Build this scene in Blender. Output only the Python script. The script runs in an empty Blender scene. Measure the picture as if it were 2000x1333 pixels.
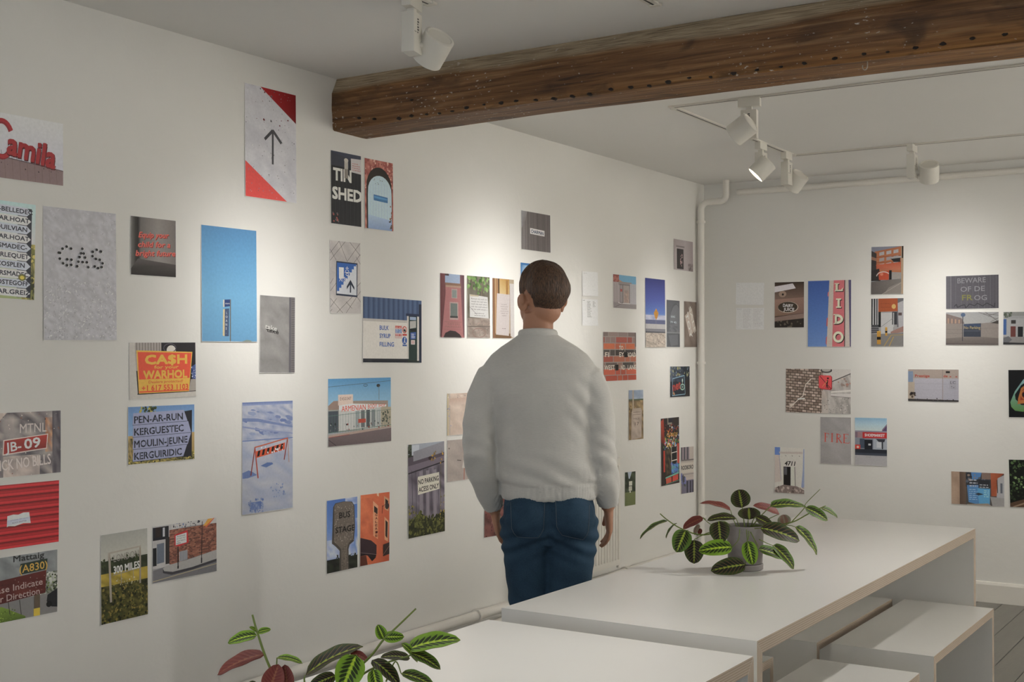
import bpy, bmesh, math, random
from mathutils import Vector, Matrix, noise
S = bpy.context.scene
COL = S.collection

# ------------------------------------------------------------------ camera
F_PX, PITCH, YAW, CAM_H = 2411.0, math.atan(34.0 / 2411.0), math.radians(32.7), 1.45
cam_d = bpy.data.cameras.new('camera')
cam_d.sensor_width = 36.0
cam_d.lens = F_PX / 2000.0 * 36.0
cam = bpy.data.objects.new('camera', cam_d)
cam.location = (0, 0, CAM_H)
cam.rotation_euler = (math.pi / 2 + PITCH, 0, YAW)
COL.objects.link(cam)
S.camera = cam
S.view_settings.view_transform = 'Standard'
S.view_settings.look = 'None'
S.view_settings.gamma = 1.0
S.view_settings.use_curve_mapping = False
S.view_settings.exposure = 0.38
S.cycles.use_denoising = True
S.cycles.max_bounces = 8
S.cycles.diffuse_bounces = 5

# ------------------------------------------------------------------ world and fill light added at the unseen shopfront behind the camera
WORLD_STRENGTH = 0.6
world = bpy.data.worlds.new('world')
S.world = world
world.use_nodes = True
bgn = world.node_tree.nodes['Background']
bgn.inputs[0].default_value = (0.86, 0.90, 1.0, 1)
bgn.inputs[1].default_value = WORLD_STRENGTH
def area_light(name, loc, rot, sx, sy, power, col):
    l = bpy.data.lights.new(name, 'AREA')
    l.shape = 'RECTANGLE'; l.size = sx; l.size_y = sy; l.energy = power; l.color = col
    o = bpy.data.objects.new(name, l); COL.objects.link(o)
    o.location = loc; o.rotation_euler = rot
    return o
FILL = 38.0
area_light('shopfront_fill', (-0.4, -3.42, 1.45), (math.radians(105), 0, 0), 5.0, 2.1, FILL, (0.88, 0.94, 1.0))  # soft area light added for room ambience, tilted up to lift the ceiling
SPOT_K = 0.62

# ------------------------------------------------------------------ pixel to place helpers (2000 x 1333 frame)
CAM_M = Matrix.Translation(cam.location) @ cam.rotation_euler.to_matrix().to_4x4()
CAM_O = Vector(cam.location)
CAM_R = cam.rotation_euler.to_matrix()
FWD = CAM_R @ Vector((0, 0, -1))
def ray(u, v):
    return CAM_R @ Vector(((u - 1000.0) / F_PX, -(v - 666.5) / F_PX, -1.0))
def on(axis, val, u, v):
    d = ray(u, v)
    return CAM_O + d * ((val - CAM_O[axis]) / d[axis])
def at_depth(u, v, t):
    return CAM_O + ray(u, v) * t
def depth_of(p):
    return (Vector(p) - CAM_O).dot(FWD)

# ------------------------------------------------------------------ helpers
def srgb(c):
    if isinstance(c, str):
        c = c.lstrip('#')
        c = tuple(int(c[i:i + 2], 16) / 255.0 for i in (0, 2, 4))
    return tuple((x / 12.92 if x <= 0.04045 else ((x + 0.055) / 1.055) ** 2.4) for x in c[:3])

def tag(o, label=None, cat=None, group=None, kind=None):
    if label: o['label'] = label
    if cat: o['category'] = cat
    if group: o['group'] = group
    if kind: o['kind'] = kind
    return o

def link(name, me, parent=None, loc=None):
    o = bpy.data.objects.new(name, me)
    COL.objects.link(o)
    if parent is not None: o.parent = parent
    if loc is not None: o.location = loc
    return o

def empty(name, loc=(0, 0, 0), rz=0.0):
    o = bpy.data.objects.new(name, None)
    COL.objects.link(o)
    o.location = loc; o.rotation_euler = (0, 0, rz); o.empty_display_size = 0.05
    return o

def mesh(name, bm, mats, parent=None, smooth=False, loc=None):
    bmesh.ops.recalc_face_normals(bm, faces=bm.faces)
    me = bpy.data.meshes.new(name)
    bm.to_mesh(me); bm.free()
    for m in (mats if isinstance(mats, (list, tuple)) else [mats]): me.materials.append(m)
    if smooth:
        for p in me.polygons: p.use_smooth = True
        if smooth is not True: me.set_sharp_from_angle(angle=math.radians(smooth))
    return link(name, me, parent, loc)

def bx(bm, x0, y0, z0, x1, y1, z1, bev=0.0, mi=0):
    r = bmesh.ops.create_cube(bm, size=1.0)
    vs = r['verts']
    for v in vs:
        v.co = Vector(((x0 + x1) / 2 + v.co.x * (x1 - x0), (y0 + y1) / 2 + v.co.y * (y1 - y0), (z0 + z1) / 2 + v.co.z * (z1 - z0)))
    fs = set(f for v in vs for f in v.link_faces)
    for f in fs: f.material_index = mi
    if bev > 0:
        es = list(set(e for v in vs for e in v.link_edges))
        g = bmesh.ops.bevel(bm, geom=es, offset=bev, segments=2, affect='EDGES', profile=0.7)
        for f in g['faces']: f.material_index = mi

def loft(bm, rings, cap=True, close=True, mi=0):
    vr = [[bm.verts.new(p) for p in r] for r in rings]
    n = len(rings[0])
    for a, b in zip(vr[:-1], vr[1:]):
        for i in range(n if close else n - 1):
            j = (i + 1) % n
            f = bm.faces.new((a[i], a[j], b[j], b[i])); f.material_index = mi
    if cap and close:
        for r in (vr[0], vr[-1]):
            try: bm.faces.new(r).material_index = mi
            except ValueError: pass
    return vr

def frame_of(d):
    d = Vector(d).normalized()
    up = Vector((0, 0, 1)) if abs(d.z) < 0.95 else Vector((1, 0, 0))
    a = d.cross(up).normalized()
    return a, a.cross(d).normalized()

def cyl(bm, p0, p1, r0, r1=None, n=16, mi=0, cap=True):
    p0, p1 = Vector(p0), Vector(p1)
    r1 = r0 if r1 is None else r1
    a, b = frame_of(p1 - p0)
    rings = [[p + (a * math.cos(t) + b * math.sin(t)) * r for t in [2 * math.pi * i / n for i in range(n)]] for p, r in ((p0, r0), (p1, r1))]
    return loft(bm, rings, cap, True, mi)

def tube(bm, pts, rad, n=8, mi=0, cap=True):
    pts = [Vector(p) for p in pts]
    m = len(pts)
    rs = rad if isinstance(rad, (list, tuple)) else [rad] * m
    a = None
    rings = []
    for i, p in enumerate(pts):
        d = (pts[min(i + 1, m - 1)] - pts[max(i - 1, 0)]).normalized()
        if a is None: a, _ = frame_of(d)
        a = (a - d * a.dot(d)).normalized()
        b = d.cross(a)
        rings.append([p + (a * math.cos(t) + b * math.sin(t)) * rs[i] for t in [2 * math.pi * k / n for k in range(n)]])
    return loft(bm, rings, cap, True, mi)

def lathe(bm, c, prof, n=32, mi=0):
    rings = [[Vector((c[0] + r * math.cos(t), c[1] + r * math.sin(t), c[2] + z)) for t in [2 * math.pi * i / n for i in range(n)]] for r, z in prof]
    return loft(bm, rings, True, True, mi)

def prism(bm, poly, axis, a0, a1):
    """extrude a polygon given in the two other axes along an axis"""
    def mk(p, a):
        q = list(p); q.insert(axis, a); return Vector(q)
    return loft(bm, [[mk(p, a0) for p in poly], [mk(p, a1) for p in poly]])

def bez(p0, p1, p2, n=8):
    p0, p1, p2 = Vector(p0), Vector(p1), Vector(p2)
    return [p0 * (1 - t) ** 2 + p1 * 2 * t * (1 - t) + p2 * t * t for t in [i / n for i in range(n + 1)]]

# ------------------------------------------------------------------ materials
def nodes(name):
    m = bpy.data.materials.new(name); m.use_nodes = True
    nt = m.node_tree
    return m, nt, nt.nodes, nt.links, nt.nodes['Principled BSDF']

def pmat(name, col, rough=0.5, var=0.0, vscale=6.0, bump=0.0, bscale=60.0, metal=0.0, spec=0.5, emit=None, estr=0.0, stretch=(1, 1, 1)):
    m, nt, N, L, P = nodes(name)
    c = srgb(col)
    P.inputs['Base Color'].default_value = (*c, 1)
    P.inputs['Roughness'].default_value = rough
    P.inputs['Metallic'].default_value = metal
    P.inputs['Specular IOR Level'].default_value = spec
    tc = N.new('ShaderNodeTexCoord'); mp = N.new('ShaderNodeMapping'); mp.inputs['Scale'].default_value = stretch
    L.new(tc.outputs['Object'], mp.inputs['Vector'])
    nz = N.new('ShaderNodeTexNoise'); nz.inputs['Scale'].default_value = vscale; nz.inputs['Detail'].default_value = 5
    L.new(mp.outputs[0], nz.inputs['Vector'])
    rp = N.new('ShaderNodeValToRGB')
    rp.color_ramp.elements[0].position = 0.3; rp.color_ramp.elements[1].position = 0.7
    v = max(var, 0.012)
    rp.color_ramp.elements[0].color = tuple(max(0, x * (1 - v)) for x in c) + (1,)
    rp.color_ramp.elements[1].color = tuple(min(1, x * (1 + v)) for x in c) + (1,)
    L.new(nz.outputs['Fac'], rp.inputs[0]); L.new(rp.outputs[0], P.inputs['Base Color'])
    if bump > 0:
        n2 = N.new('ShaderNodeTexNoise'); n2.inputs['Scale'].default_value = bscale; n2.inputs['Detail'].default_value = 4
        L.new(mp.outputs[0], n2.inputs['Vector'])
        b = N.new('ShaderNodeBump'); b.inputs['Strength'].default_value = bump; b.inputs['Distance'].default_value = 0.01
        L.new(n2.outputs['Fac'], b.inputs['Height']); L.new(b.outputs[0], P.inputs['Normal'])
    if emit:
        P.inputs['Emission Color'].default_value = (*srgb(emit), 1); P.inputs['Emission Strength'].default_value = estr
    return m

def ply_mat(name, axis):
    m, nt, N, L, P = nodes(name)
    tc = N.new('ShaderNodeTexCoord'); sp = N.new('ShaderNodeSeparateXYZ')
    L.new(tc.outputs['Object'], sp.inputs[0])
    mul = N.new('ShaderNodeMath'); mul.operation = 'MULTIPLY'; mul.inputs[1].default_value = 1.0 / 0.006
    L.new(sp.outputs[axis], mul.inputs[0])
    fr = N.new('ShaderNodeMath'); fr.operation = 'FRACT'; L.new(mul.outputs[0], fr.inputs[0])
    rp = N.new('ShaderNodeValToRGB'); e = rp.color_ramp.elements
    e[0].position = 0.0; e[0].color = (*srgb('8c7c6c'), 1)
    e[1].position = 1.0; e[1].color = (*srgb('aa9a88'), 1)
    k = e.new(0.30); k.color = (*srgb('998876'), 1)
    k = e.new(0.42); k.color = (*srgb('b2a291'), 1)
    k = e.new(0.85); k.color = (*srgb('ad9d8c'), 1)
    L.new(fr.outputs[0], rp.inputs[0])
    nz = N.new('ShaderNodeTexNoise'); nz.inputs['Scale'].default_value = 30
    mp = N.new('ShaderNodeMapping'); mp.inputs['Scale'].default_value = (1, 1, 8) if axis == 2 else (1, 8, 1)
    L.new(tc.outputs['Object'], mp.inputs[0]); L.new(mp.outputs[0], nz.inputs['Vector'])
    mx = N.new('ShaderNodeMix'); mx.data_type = 'RGBA'; mx.blend_type = 'MULTIPLY'; mx.inputs[0].default_value = 0.15
    L.new(rp.outputs[0], mx.inputs[6]); L.new(nz.outputs['Fac'], mx.inputs[7])
    L.new(mx.outputs[2], P.inputs['Base Color'])
    P.inputs['Roughness'].default_value = 0.6
    return m

M_WALL = pmat('white_wall_paint', 'e5e3de', 0.75, 0.015, 1.2, 0.10, 35)
M_CEIL = pmat('white_ceiling_paint', 'e8e6e2', 0.8, 0.012, 1.0, 0.06, 25)
M_GLOSS = pmat('white_gloss_paint', 'e6e2da', 0.35, 0.02, 8, 0.05, 40)
M_FLOOR = pmat('grey_floor_paint', '7c7972', 0.45, 0.06, 5, 0.15, 30, stretch=(6, 0.6, 6))
M_LAM = pmat('white_laminate', 'e6e4df', 0.28, 0.01, 3)
M_PLY_T = ply_mat('plywood_edge_flat', 2)
M_PLY_L = ply_mat('plywood_edge_upright', 1)
M_LAMP = pmat('white_lamp_plastic', 'dcd8ce', 0.45, 0.01, 5)
M_INK = pmat('grey_printed_ink', '3c3a38', 0.6)
M_LENS = pmat('lamp_lens', 'ffffff', 0.3, emit='fff3dc', estr=14.0)
M_TRACKIN = pmat('dark_track_slot', '3a3836', 0.6)
M_IRON = pmat('dark_iron', '241a13', 0.7, 0.2, 90, 0.3, 120)
M_HOOK = pmat('galvanised_hook', 'b5ae9f', 0.4, 0.1, 40, metal=0.6)

# ------------------------------------------------------------------ the room
XW, YB, ZC = -3.416, 7.73, 2.625         # left wall plane, back wall plane, ceiling
XR, YR = 3.2, -3.5
def slab(name, args, m):
    bm = bmesh.new(); bx(bm, *args)
    return tag(mesh(name, bm, m), kind='structure')
slab('wall_left', (XW - 0.12, YR, 0, XW, YB + 0.12, ZC), M_WALL)
slab('wall_back', (XW, YB, 0, XR, YB + 0.12, ZC), M_WALL)
slab('wall_right', (XR, YR, 0, XR + 0.12, YB + 0.12, ZC), M_WALL)
slab('ceiling', (XW - 0.12, YR, ZC, XR + 0.12, YB + 0.12, ZC + 0.1), M_CEIL)
# rear shopfront wall behind the camera, with a wide window opening
bm = bmesh.new()
bx(bm, XW - 0.12, YR - 0.12, 0, XR + 0.12, YR, 0.4); bx(bm, XW - 0.12, YR - 0.12, 2.5, XR + 0.12, YR, ZC)
bx(bm, XW - 0.12, YR - 0.12, 0.4, -2.9, YR, 2.5); bx(bm, 2.1, YR - 0.12, 0.4, XR + 0.12, YR, 2.5)
tag(mesh('wall_rear', bm, M_WALL), kind='structure')
bm = bmesh.new()
for x in (-2.9, -1.25, 0.4, 2.05): bx(bm, x, YR - 0.08, 0.4, x + 0.05, YR - 0.03, 2.5)
for z in (0.4, 2.45): bx(bm, -2.9, YR - 0.08, z, 2.1, YR - 0.03, z + 0.05)
tag(mesh('window_1', bm, M_GLOSS), kind='structure')
# floor with painted boards running along the left wall
floor = slab('floor', (XW - 0.12, YR - 0.12, -0.12, XR + 0.12, YB + 0.12, -0.022), M_IRON)
random.seed(3)
BW = 0.136
bm = bmesh.new(); bx(bm, 0.002, 0, -0.022, BW - 0.002, YB - YR, 0.0, 0.0015)
fb = mesh('floorboard', bm, M_FLOOR, floor, loc=(XW, YR, 0))
x = XW + BW
while x < XR:
    o = link('floorboard', fb.data, floor, (x, YR, random.uniform(-0.0012, 0.0)))
    x += BW
# skirting boards
bm = bmesh.new(); prism(bm, [(YB, 0), (YB - 0.02, 0), (YB - 0.02, 0.105), (YB - 0.012, 0.12), (YB, 0.122)], 0, XW + 0.02, XR)
tag(mesh('baseboard_back', bm, M_GLOSS), kind='structure')
bm = bmesh.new(); prism(bm, [(XW, 0), (XW + 0.02, 0), (XW + 0.02, 0.105), (XW + 0.012, 0.12), (XW, 0.122)], 1, YR, YB)
tag(mesh('baseboard_left', bm, M_GLOSS), kind='structure')

# ------------------------------------------------------------------ timber ceiling beam
def beam_mat():
    m, nt, N, L, P = nodes('old_timber')
    tc = N.new('ShaderNodeTexCoord')
    def noise_n(scale, stretch, detail=6, dist=0.0):
        mp = N.new('ShaderNodeMapping'); mp.inputs['Scale'].default_value = stretch
        L.new(tc.outputs['Object'], mp.inputs[0])
        n = N.new('ShaderNodeTexNoise'); n.inputs['Scale'].default_value = scale; n.inputs['Detail'].default_value = detail
        n.inputs['Distortion'].default_value = dist
        L.new(mp.outputs[0], n.inputs['Vector'])
        return n.outputs['Fac']
    def ramp(fac, stops):
        r = N.new('ShaderNodeValToRGB'); e = r.color_ramp.elements
        e[0].position, e[0].color = stops[0][0], (*srgb(stops[0][1]), 1)
        e[1].position, e[1].color = stops[-1][0], (*srgb(stops[-1][1]), 1)
        for p, c in stops[1:-1]:
            k = e.new(p); k.color = (*srgb(c), 1)
        L.new(fac, r.inputs[0]); return r.outputs[0]
    def mix(f, a, b, mode='MIX'):
        x = N.new('ShaderNodeMix'); x.data_type = 'RGBA'; x.blend_type = mode
        if isinstance(f, float): x.inputs[0].default_value = f
        else: L.new(f, x.inputs[0])
        L.new(a, x.inputs[6]); L.new(b, x.inputs[7]); return x.outputs[2]
    grain = noise_n(7, (0.32, 7, 9), 9, 0.5)
    fine = noise_n(34, (0.25, 6, 8), 6, 0.2)
    big = noise_n(1.6, (0.7, 2, 2), 4)
    base = ramp(grain, [(0.25, '3a2413'), (0.38, '664424'), (0.5, '7a5431'), (0.62, '8a6540'), (0.8, 'a3825c')])
    warm = ramp(grain, [(0.25, '54310f'), (0.42, '94601f'), (0.6, 'b87c30'), (0.85, 'c99548')])
    sp = N.new('ShaderNodeSeparateXYZ'); L.new(tc.outputs['Object'], sp.inputs[0])
    # honey-coloured timber along the lower arris, more of it towards the right
    def math_n(op, a, b):
        q = N.new('ShaderNodeMath'); q.operation = op
        for i, v in enumerate((a, b)):
            if isinstance(v, (int, float)): q.inputs[i].default_value = v
            else: L.new(v, q.inputs[i])
        return q.outputs[0]
    lowz = math_n('MULTIPLY', math_n('SUBTRACT', 2.47, sp.outputs[2]), 9.0)
    rightx = math_n('MULTIPLY', math_n('ADD', sp.outputs[0], 2.9), 0.33)
    f1 = N.new('ShaderNodeClamp'); L.new(math_n('MULTIPLY', math_n('ADD', lowz, math_n('SUBTRACT', big, 0.35)), rightx), f1.inputs[0])
    c = mix(f1.outputs[0], base, warm)
    # dark weathered blotches and old drill marks
    st = noise_n(5.5, (0.8, 1.6, 2.2), 7, 0.8)
    fs = N.new('ShaderNodeClamp'); L.new(math_n('MULTIPLY', math_n('SUBTRACT', st, 0.56), 7.0), fs.inputs[0])
    dk = N.new('ShaderNodeRGB'); dk.outputs[0].default_value = (*srgb('33200f'), 1)
    c = mix(math_n('MULTIPLY', fs.outputs[0], 0.65), c, dk.outputs[0])
    # greyed waney strip along the top of the face
    wav = math_n('MULTIPLY', math_n('SUBTRACT', big, 0.5), 0.10)
    top = math_n('MULTIPLY', math_n('SUBTRACT', math_n('ADD', sp.outputs[2], wav), 2.560), 40.0)
    f2 = N.new('ShaderNodeClamp'); L.new(top, f2.inputs[0])
    grey = ramp(fine, [(0.28, '74614a'), (0.42, 'a8977c'), (0.6, 'bcac90'), (0.8, 'c9bb9f')])
    c = mix(math_n('MULTIPLY', f2.outputs[0], 0.85), c, grey)
    # plaster flecks
    fl = noise_n(70, (0.7, 1, 1.4), 3)
    flm = noise_n(2.3, (1, 1, 1), 3)
    ff = N.new('ShaderNodeClamp'); L.new(math_n('MULTIPLY', math_n('SUBTRACT', math_n('ADD', fl, math_n('MULTIPLY', flm, 0.35)), 0.86), 14.0), ff.inputs[0])
    w = N.new('ShaderNodeRGB'); w.outputs[0].default_value = (*srgb('cfc6b8'), 1)
    c = mix(ff.outputs[0], c, w.outputs[0])
    L.new(mix(0.35, c, ramp(fine, [(0.3, '6a6a6a'), (0.6, 'ffffff')]), 'MULTIPLY'), P.inputs['Base Color'])
    P.inputs['Roughness'].default_value = 0.62
    b = N.new('ShaderNodeBump'); b.inputs['Strength'].default_value = 0.45; b.inputs['Distance'].default_value = 0.008
    L.new(math_n('ADD', grain, math_n('MULTIPLY', fine, 0.5)), b.inputs['Height']); L.new(b.outputs[0], P.inputs['Normal'])
    return m
M_BEAM = beam_mat()
BY0, BY1, BZ0 = 3.93, 4.17, 2.405
bm = bmesh.new()
prof = []
def seg(a, b, n):
    for i in range(n): prof.append((a[0] + (b[0] - a[0]) * i / n, a[1] + (b[1] - a[1]) * i / n))
seg((BY0, BZ0 + 0.006), (BY0 - 0.004, 2.56), 9); seg((BY0 - 0.004, 2.56), (BY0 + 0.035, ZC + 0.012), 5)
seg((BY0 + 0.035, ZC + 0.012), (BY1 - 0.01, ZC + 0.012), 5); seg((BY1 - 0.01, ZC + 0.012), (BY1, BZ0 + 0.02), 6)
seg((BY1, BZ0 + 0.02), (BY1 - 0.02, BZ0), 2); seg((BY1 - 0.02, BZ0), (BY0 + 0.006, BZ0), 7); seg((BY0 + 0.006, BZ0), (BY0, BZ0 + 0.006), 1)
rings = []
NX = 150
for i in range(NX + 1):
    x = XW - 0.02 + (XR - XW + 0.02) * i / NX
    r = []
    sag = 0.012 * math.sin((x - XW) * 1.15) - 0.004
    for (y, z) in prof:
        q = Vector((x * 2.2, y * 9, z * 9))
        n1 = noise.noise(q) * 0.006 + noise.noise(q * 2.7 + Vector((3, 1, 2))) * 0.0025
        dz = sag * (1 - (z - BZ0) / (ZC - BZ0)) if z < ZC else 0
        wane = 0.016 * noise.noise(Vector((x * 0.9, 4.2, 1.1))) if 2.56 < z < ZC and y < 4.0 else 0
        r.append((x, y + n1 + wane, z + dz + (n1 * 0.8 if z < ZC else 0)))
    rings.append(r)
loft(bm, rings)
beam = tag(mesh('ceiling_beam', bm, M_BEAM, smooth=40), 'rough old brown timber beam running across the white ceiling', 'beam')
# rusty nail holes along the lower part of its face
rnd = random.Random(11)
holes = [(700, 230), (730, 232), (778, 231), (802, 226), (832, 223), (857, 221), (882, 217), (910, 210), (945, 204), (978, 201), (1007, 197), (1045, 195), (1080, 192), (1116, 187), (1150, 183), (1192, 174), (1230, 170), (1266, 167), (1303, 160), (1345, 152), (1387, 150), (1432, 143), (1478, 136), (1525, 130), (1570, 123), (1630, 114), (1687, 105), (1733, 101), (1787, 93), (1842, 85), (1898, 75), (1962, 67), (803, 195)]
for (u, v) in holes:
    p = on(1, BY0 - 0.006, u, v)
    bm = bmesh.new()
    k = rnd.uniform(0.7, 1.25)
    n = 9
    ring = [(p.x + math.cos(6.283 * i / n) * 0.008 * k * rnd.uniform(0.75, 1.5), p.z + math.sin(6.283 * i / n) * 0.0052 * k * rnd.uniform(0.7, 1.2)) for i in range(n)]
    loft(bm, [[(a, BY0 + 0.012, b) for a, b in ring], [(a, BY0 - 0.005, b) for a, b in ring], [(p.x + (a - p.x) * 0.6, BY0 - 0.0075, p.z + (b - p.z) * 0.6) for a, b in ring]])
    mesh('nail', bm, M_IRON, beam, smooth=50)
p = on(1, BY0 + 0.02, 1693, 138)
bm = bmesh.new()
tube(bm, [(p.x + 0.002, p.y, BZ0 + 0.012), (p.x + 0.002, p.y, BZ0 - 0.012)] + [(p.x - 0.006 + 0.008 * math.cos(t), p.y, BZ0 - 0.014 - 0.011 * math.sin(t)) for t in [i * 0.45 for i in range(1, 9)]], 0.0018, 6)
mesh('hook', bm, M_HOOK, beam, smooth=True)

# ------------------------------------------------------------------ lighting tracks
def track(name, a, b, label):
    a, b = Vector(a), Vector(b)
    d = (b - a).normalized(); s = Vector((0, 0, 1)).cross(d)
    t = empty(name, (a + b) / 2)
    L2 = (b - a).length / 2
    def strip(nm, w0, w1, z0, z1, m):
        bm = bmesh.new()
        pts = []
        for q in (-L2, L2):
            pts.append([d * q + s * w + Vector((0, 0, z)) for w, z in ((w0, z0), (w1, z0), (w1, z1), (w0, z1))])
        loft(bm, pts)
        return mesh(nm, bm, m, t)
    strip('rail', -0.017, -0.0035, -0.007, 0.0, M_LAMP); strip('rail', 0.0035, 0.017, -0.007, 0.0, M_LAMP)
    strip('slot', -0.0035, 0.0035, -0.0075, 0.0, M_TRACKIN)
    for q in (-L2, L2):
        o_ = d * q
        e = d * 0.012
        bm = bmesh.new()
        loft(bm, [[o_ + k * e + s * w + Vector((0, 0, z)) for w, z in ((-0.02, -0.0085), (0.02, -0.0085), (0.02, 0), (-0.02, 0))] for k in (-1, 1)])
        mesh('end_cap', bm, M_LAMP, t)
    return tag(t, label, 'light track', 'white ceiling light tracks')
TX, TY0, TY1 = -2.47, 5.23, 6.86
track('light_track', (TX, TY0, ZC), (XR - 0.6, TY0, ZC), 'long white light track crossing the ceiling just behind the beam')
track('light_track', (TX, TY0 + 0.03, ZC), (TX, TY1 - 0.03, ZC), 'short white light track joining the two long ones, parallel to left wall')
track('light_track', (TX, TY1, ZC), (XR - 0.6, TY1, ZC), 'white light track closest to the back wall')
track('light_track', (-2.42, 0.2, ZC), (-2.42, 3.27, ZC), 'white light track above the top edge, carrying the nearest spotlight')
track('light_track', (-1.80, 0.2, ZC), (-1.80, 3.68, ZC), 'white light track whose end shows at the top edge before the beam')

def spotlight(loc, aim, side, boxyaw, label, power, angle=50, blend=0.7, drop=0.0, col=(1.0, 0.983, 0.95), lens_r=0.042):
    """track spotlight: adapter, upright driver box, joint, drum-shaped head, glowing lens; its own light"""
    t = empty('track_spotlight', loc)
    rz = Matrix.Rotation(math.radians(boxyaw), 4, 'Z')
    bm = bmesh.new(); bx(bm, -0.016, -0.05, -0.045, 0.016, 0.05, -0.006, 0.002); bx(bm, -0.012, -0.012, -0.062, 0.012, 0.012, -0.04)
    bmesh.ops.transform(bm, matrix=rz, verts=bm.verts); mesh('adapter', bm, M_LAMP, t, smooth=30)
    zb = -0.19 - drop
    bm = bmesh.new(); bx(bm, -0.022, -0.036, zb, 0.022, 0.036, -0.06, 0.003)
    bmesh.ops.transform(bm, matrix=rz, verts=bm.verts); box = mesh('driver_box', bm, M_LAMP, t, smooth=30)
    for sx in (-1, 1):
        bm = bmesh.new()
        for k, w in enumerate((0.010, 0.012, 0.007, 0.011, 0.012, 0.006)):
            bx(bm, sx * 0.0222 - 0.0002, -0.006, -0.078 - k * 0.0085 - 0.005, sx * 0.0222 + 0.0002, -0.006 + w, -0.078 - k * 0.0085)
        bx(bm, sx * 0.0222 - 0.0002, -0.03, -0.125, sx * 0.0222 + 0.0002, -0.014, -0.1235)
        bmesh.ops.transform(bm, matrix=rz, verts=bm.verts); mesh('rating_print', bm, M_INK, box)['kind'] = 'stuff'
    a = (Vector(aim) - Vector(loc)); a.z += 0.17; a.normalize()
    h = Vector((a.x, a.y, 0)).normalized()
    sd = Vector((0, 0, 1)).cross(h) * side
    c = Vector((0, 0, zb + 0.032)) + sd * 0.088
    bm = bmesh.new(); cyl(bm, Vector((0, 0, zb + 0.032)) + sd * 0.02, c - sd * 0.03, 0.013, n=14); mesh('joint', bm, M_LAMP, t, smooth=40)
    p, q = frame_of(a)
    def ring(k, r, n=36): return [c + a * k + (p * math.cos(6.28319 * i / n) + q * math.sin(6.28319 * i / n)) * r for i in range(n)]
    bm = bmesh.new()
    loft(bm, [ring(-0.046, 0.040), ring(-0.050, 0.044), ring(-0.047, 0.052), ring(0.05, 0.052), ring(0.052, 0.050), ring(0.05, 0.047), ring(0.03, 0.044)], cap=False)
    vs = bm.verts[:36]; bm.faces.new(vs); mesh('head', bm, M_LAMP, t, smooth=40)
    bm = bmesh.new(); bm.faces.new([bm.verts.new(v) for v in ring(0.032, 0.0435)]); mesh('lens', bm, M_LENS, t)
    l = bpy.data.lights.new('spot_light', 'SPOT'); l.energy = power * SPOT_K; l.color = col
    l.spot_size = math.radians(angle); l.spot_blend = blend; l.shadow_soft_size = lens_r * 0.8
    # the reflector's beam profile: a soft bell around the axis, as an IES file would give
    l.use_nodes = True
    nt = l.node_tree; em = nt.nodes['Emission']
    tc = nt.nodes.new('ShaderNodeTexCoord'); sp = nt.nodes.new('ShaderNodeSeparateXYZ'); nt.links.new(tc.outputs['Normal'], sp.inputs[0])
    def mt(op, a, b):
        q = nt.nodes.new('ShaderNodeMath'); q.operation = op
        for i, v in enumerate((a, b)):
            if isinstance(v, (int, float)): q.inputs[i].default_value = v
            elif v is not None: nt.links.new(v, q.inputs[i])
        return q.outputs[0]
    sg = math.radians(angle) * 0.31
    t2 = mt('MULTIPLY', mt('SUBTRACT', 1.0, mt('ABSOLUTE', sp.outputs[2], None)), -2.0 / (sg * sg))
    nt.links.new(mt('EXPONENT', t2, None), em.inputs['Strength'])
    l.spot_size = math.radians(min(150, angle * 2.0)); l.spot_blend = 0.6
    lo = bpy.data.objects.new('spot_light', l); COL.objects.link(lo); lo.parent = t
    lo.location = c + a * 0.056; lo.rotation_euler = a.to_track_quat('-Z', 'Y').to_euler()
    return tag(t, label, 'spotlight', 'white track spotlights')
spotlight((-2.42, 3.17, ZC), (XW, 3.45, 1.50), -1, 15, 'large white spotlight hanging nearest, at the top edge before the beam', 95, 56, 1.0)
spotlight((-2.09, TY0, ZC), (XW, 5.20, 1.60), 1, 100, 'white spotlight on the long track behind the beam, turned toward left wall', 138, 54, 1.0)
spotlight((TX, 6.345, ZC), (XW, 5.90, 1.40), 1, 0, 'white spotlight with its lit face showing, on the short track', 66, 52, 1.0)
spotlight((TX, 6.737, ZC), (XW, 7.02, 1.45), -1, 0, 'white spotlight at the corner where the short track meets the rear track', 58, 55, 1.0)
spotlight((-1.80, TY1, ZC), (-2.0, YB, 1.25), -1, 0, 'white spotlight alone on the rear track, aimed at the back wall', 68, 92, 1.0)
# lamps on the same tracks outside the frame
spotlight((-0.45, TY1, ZC), (-0.35, YB, 1.55), 1, 0, 'white spotlight on the rear track past the right frame edge', 22, 58, 1.0)
spotlight((-1.80, 2.52, ZC), (-1.45, 2.35, 0.75), 1, 0, 'white spotlight above the tables, past the top frame edge', 60, 80, 1.0)
spotlight((-0.45, TY0, ZC), (-1.55, 3.6, 0.75), 1, 90, 'white spotlight on the long track past the right frame edge', 120, 80, 1.0)

spotlight((1.0, TY1, ZC), (1.1, YB, 1.4), 1, 0, 'white spotlight furthest right on the rear track, outside the frame', 330, 100, 1.0)  # added lamp: its light bounces forward off the back wall
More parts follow.
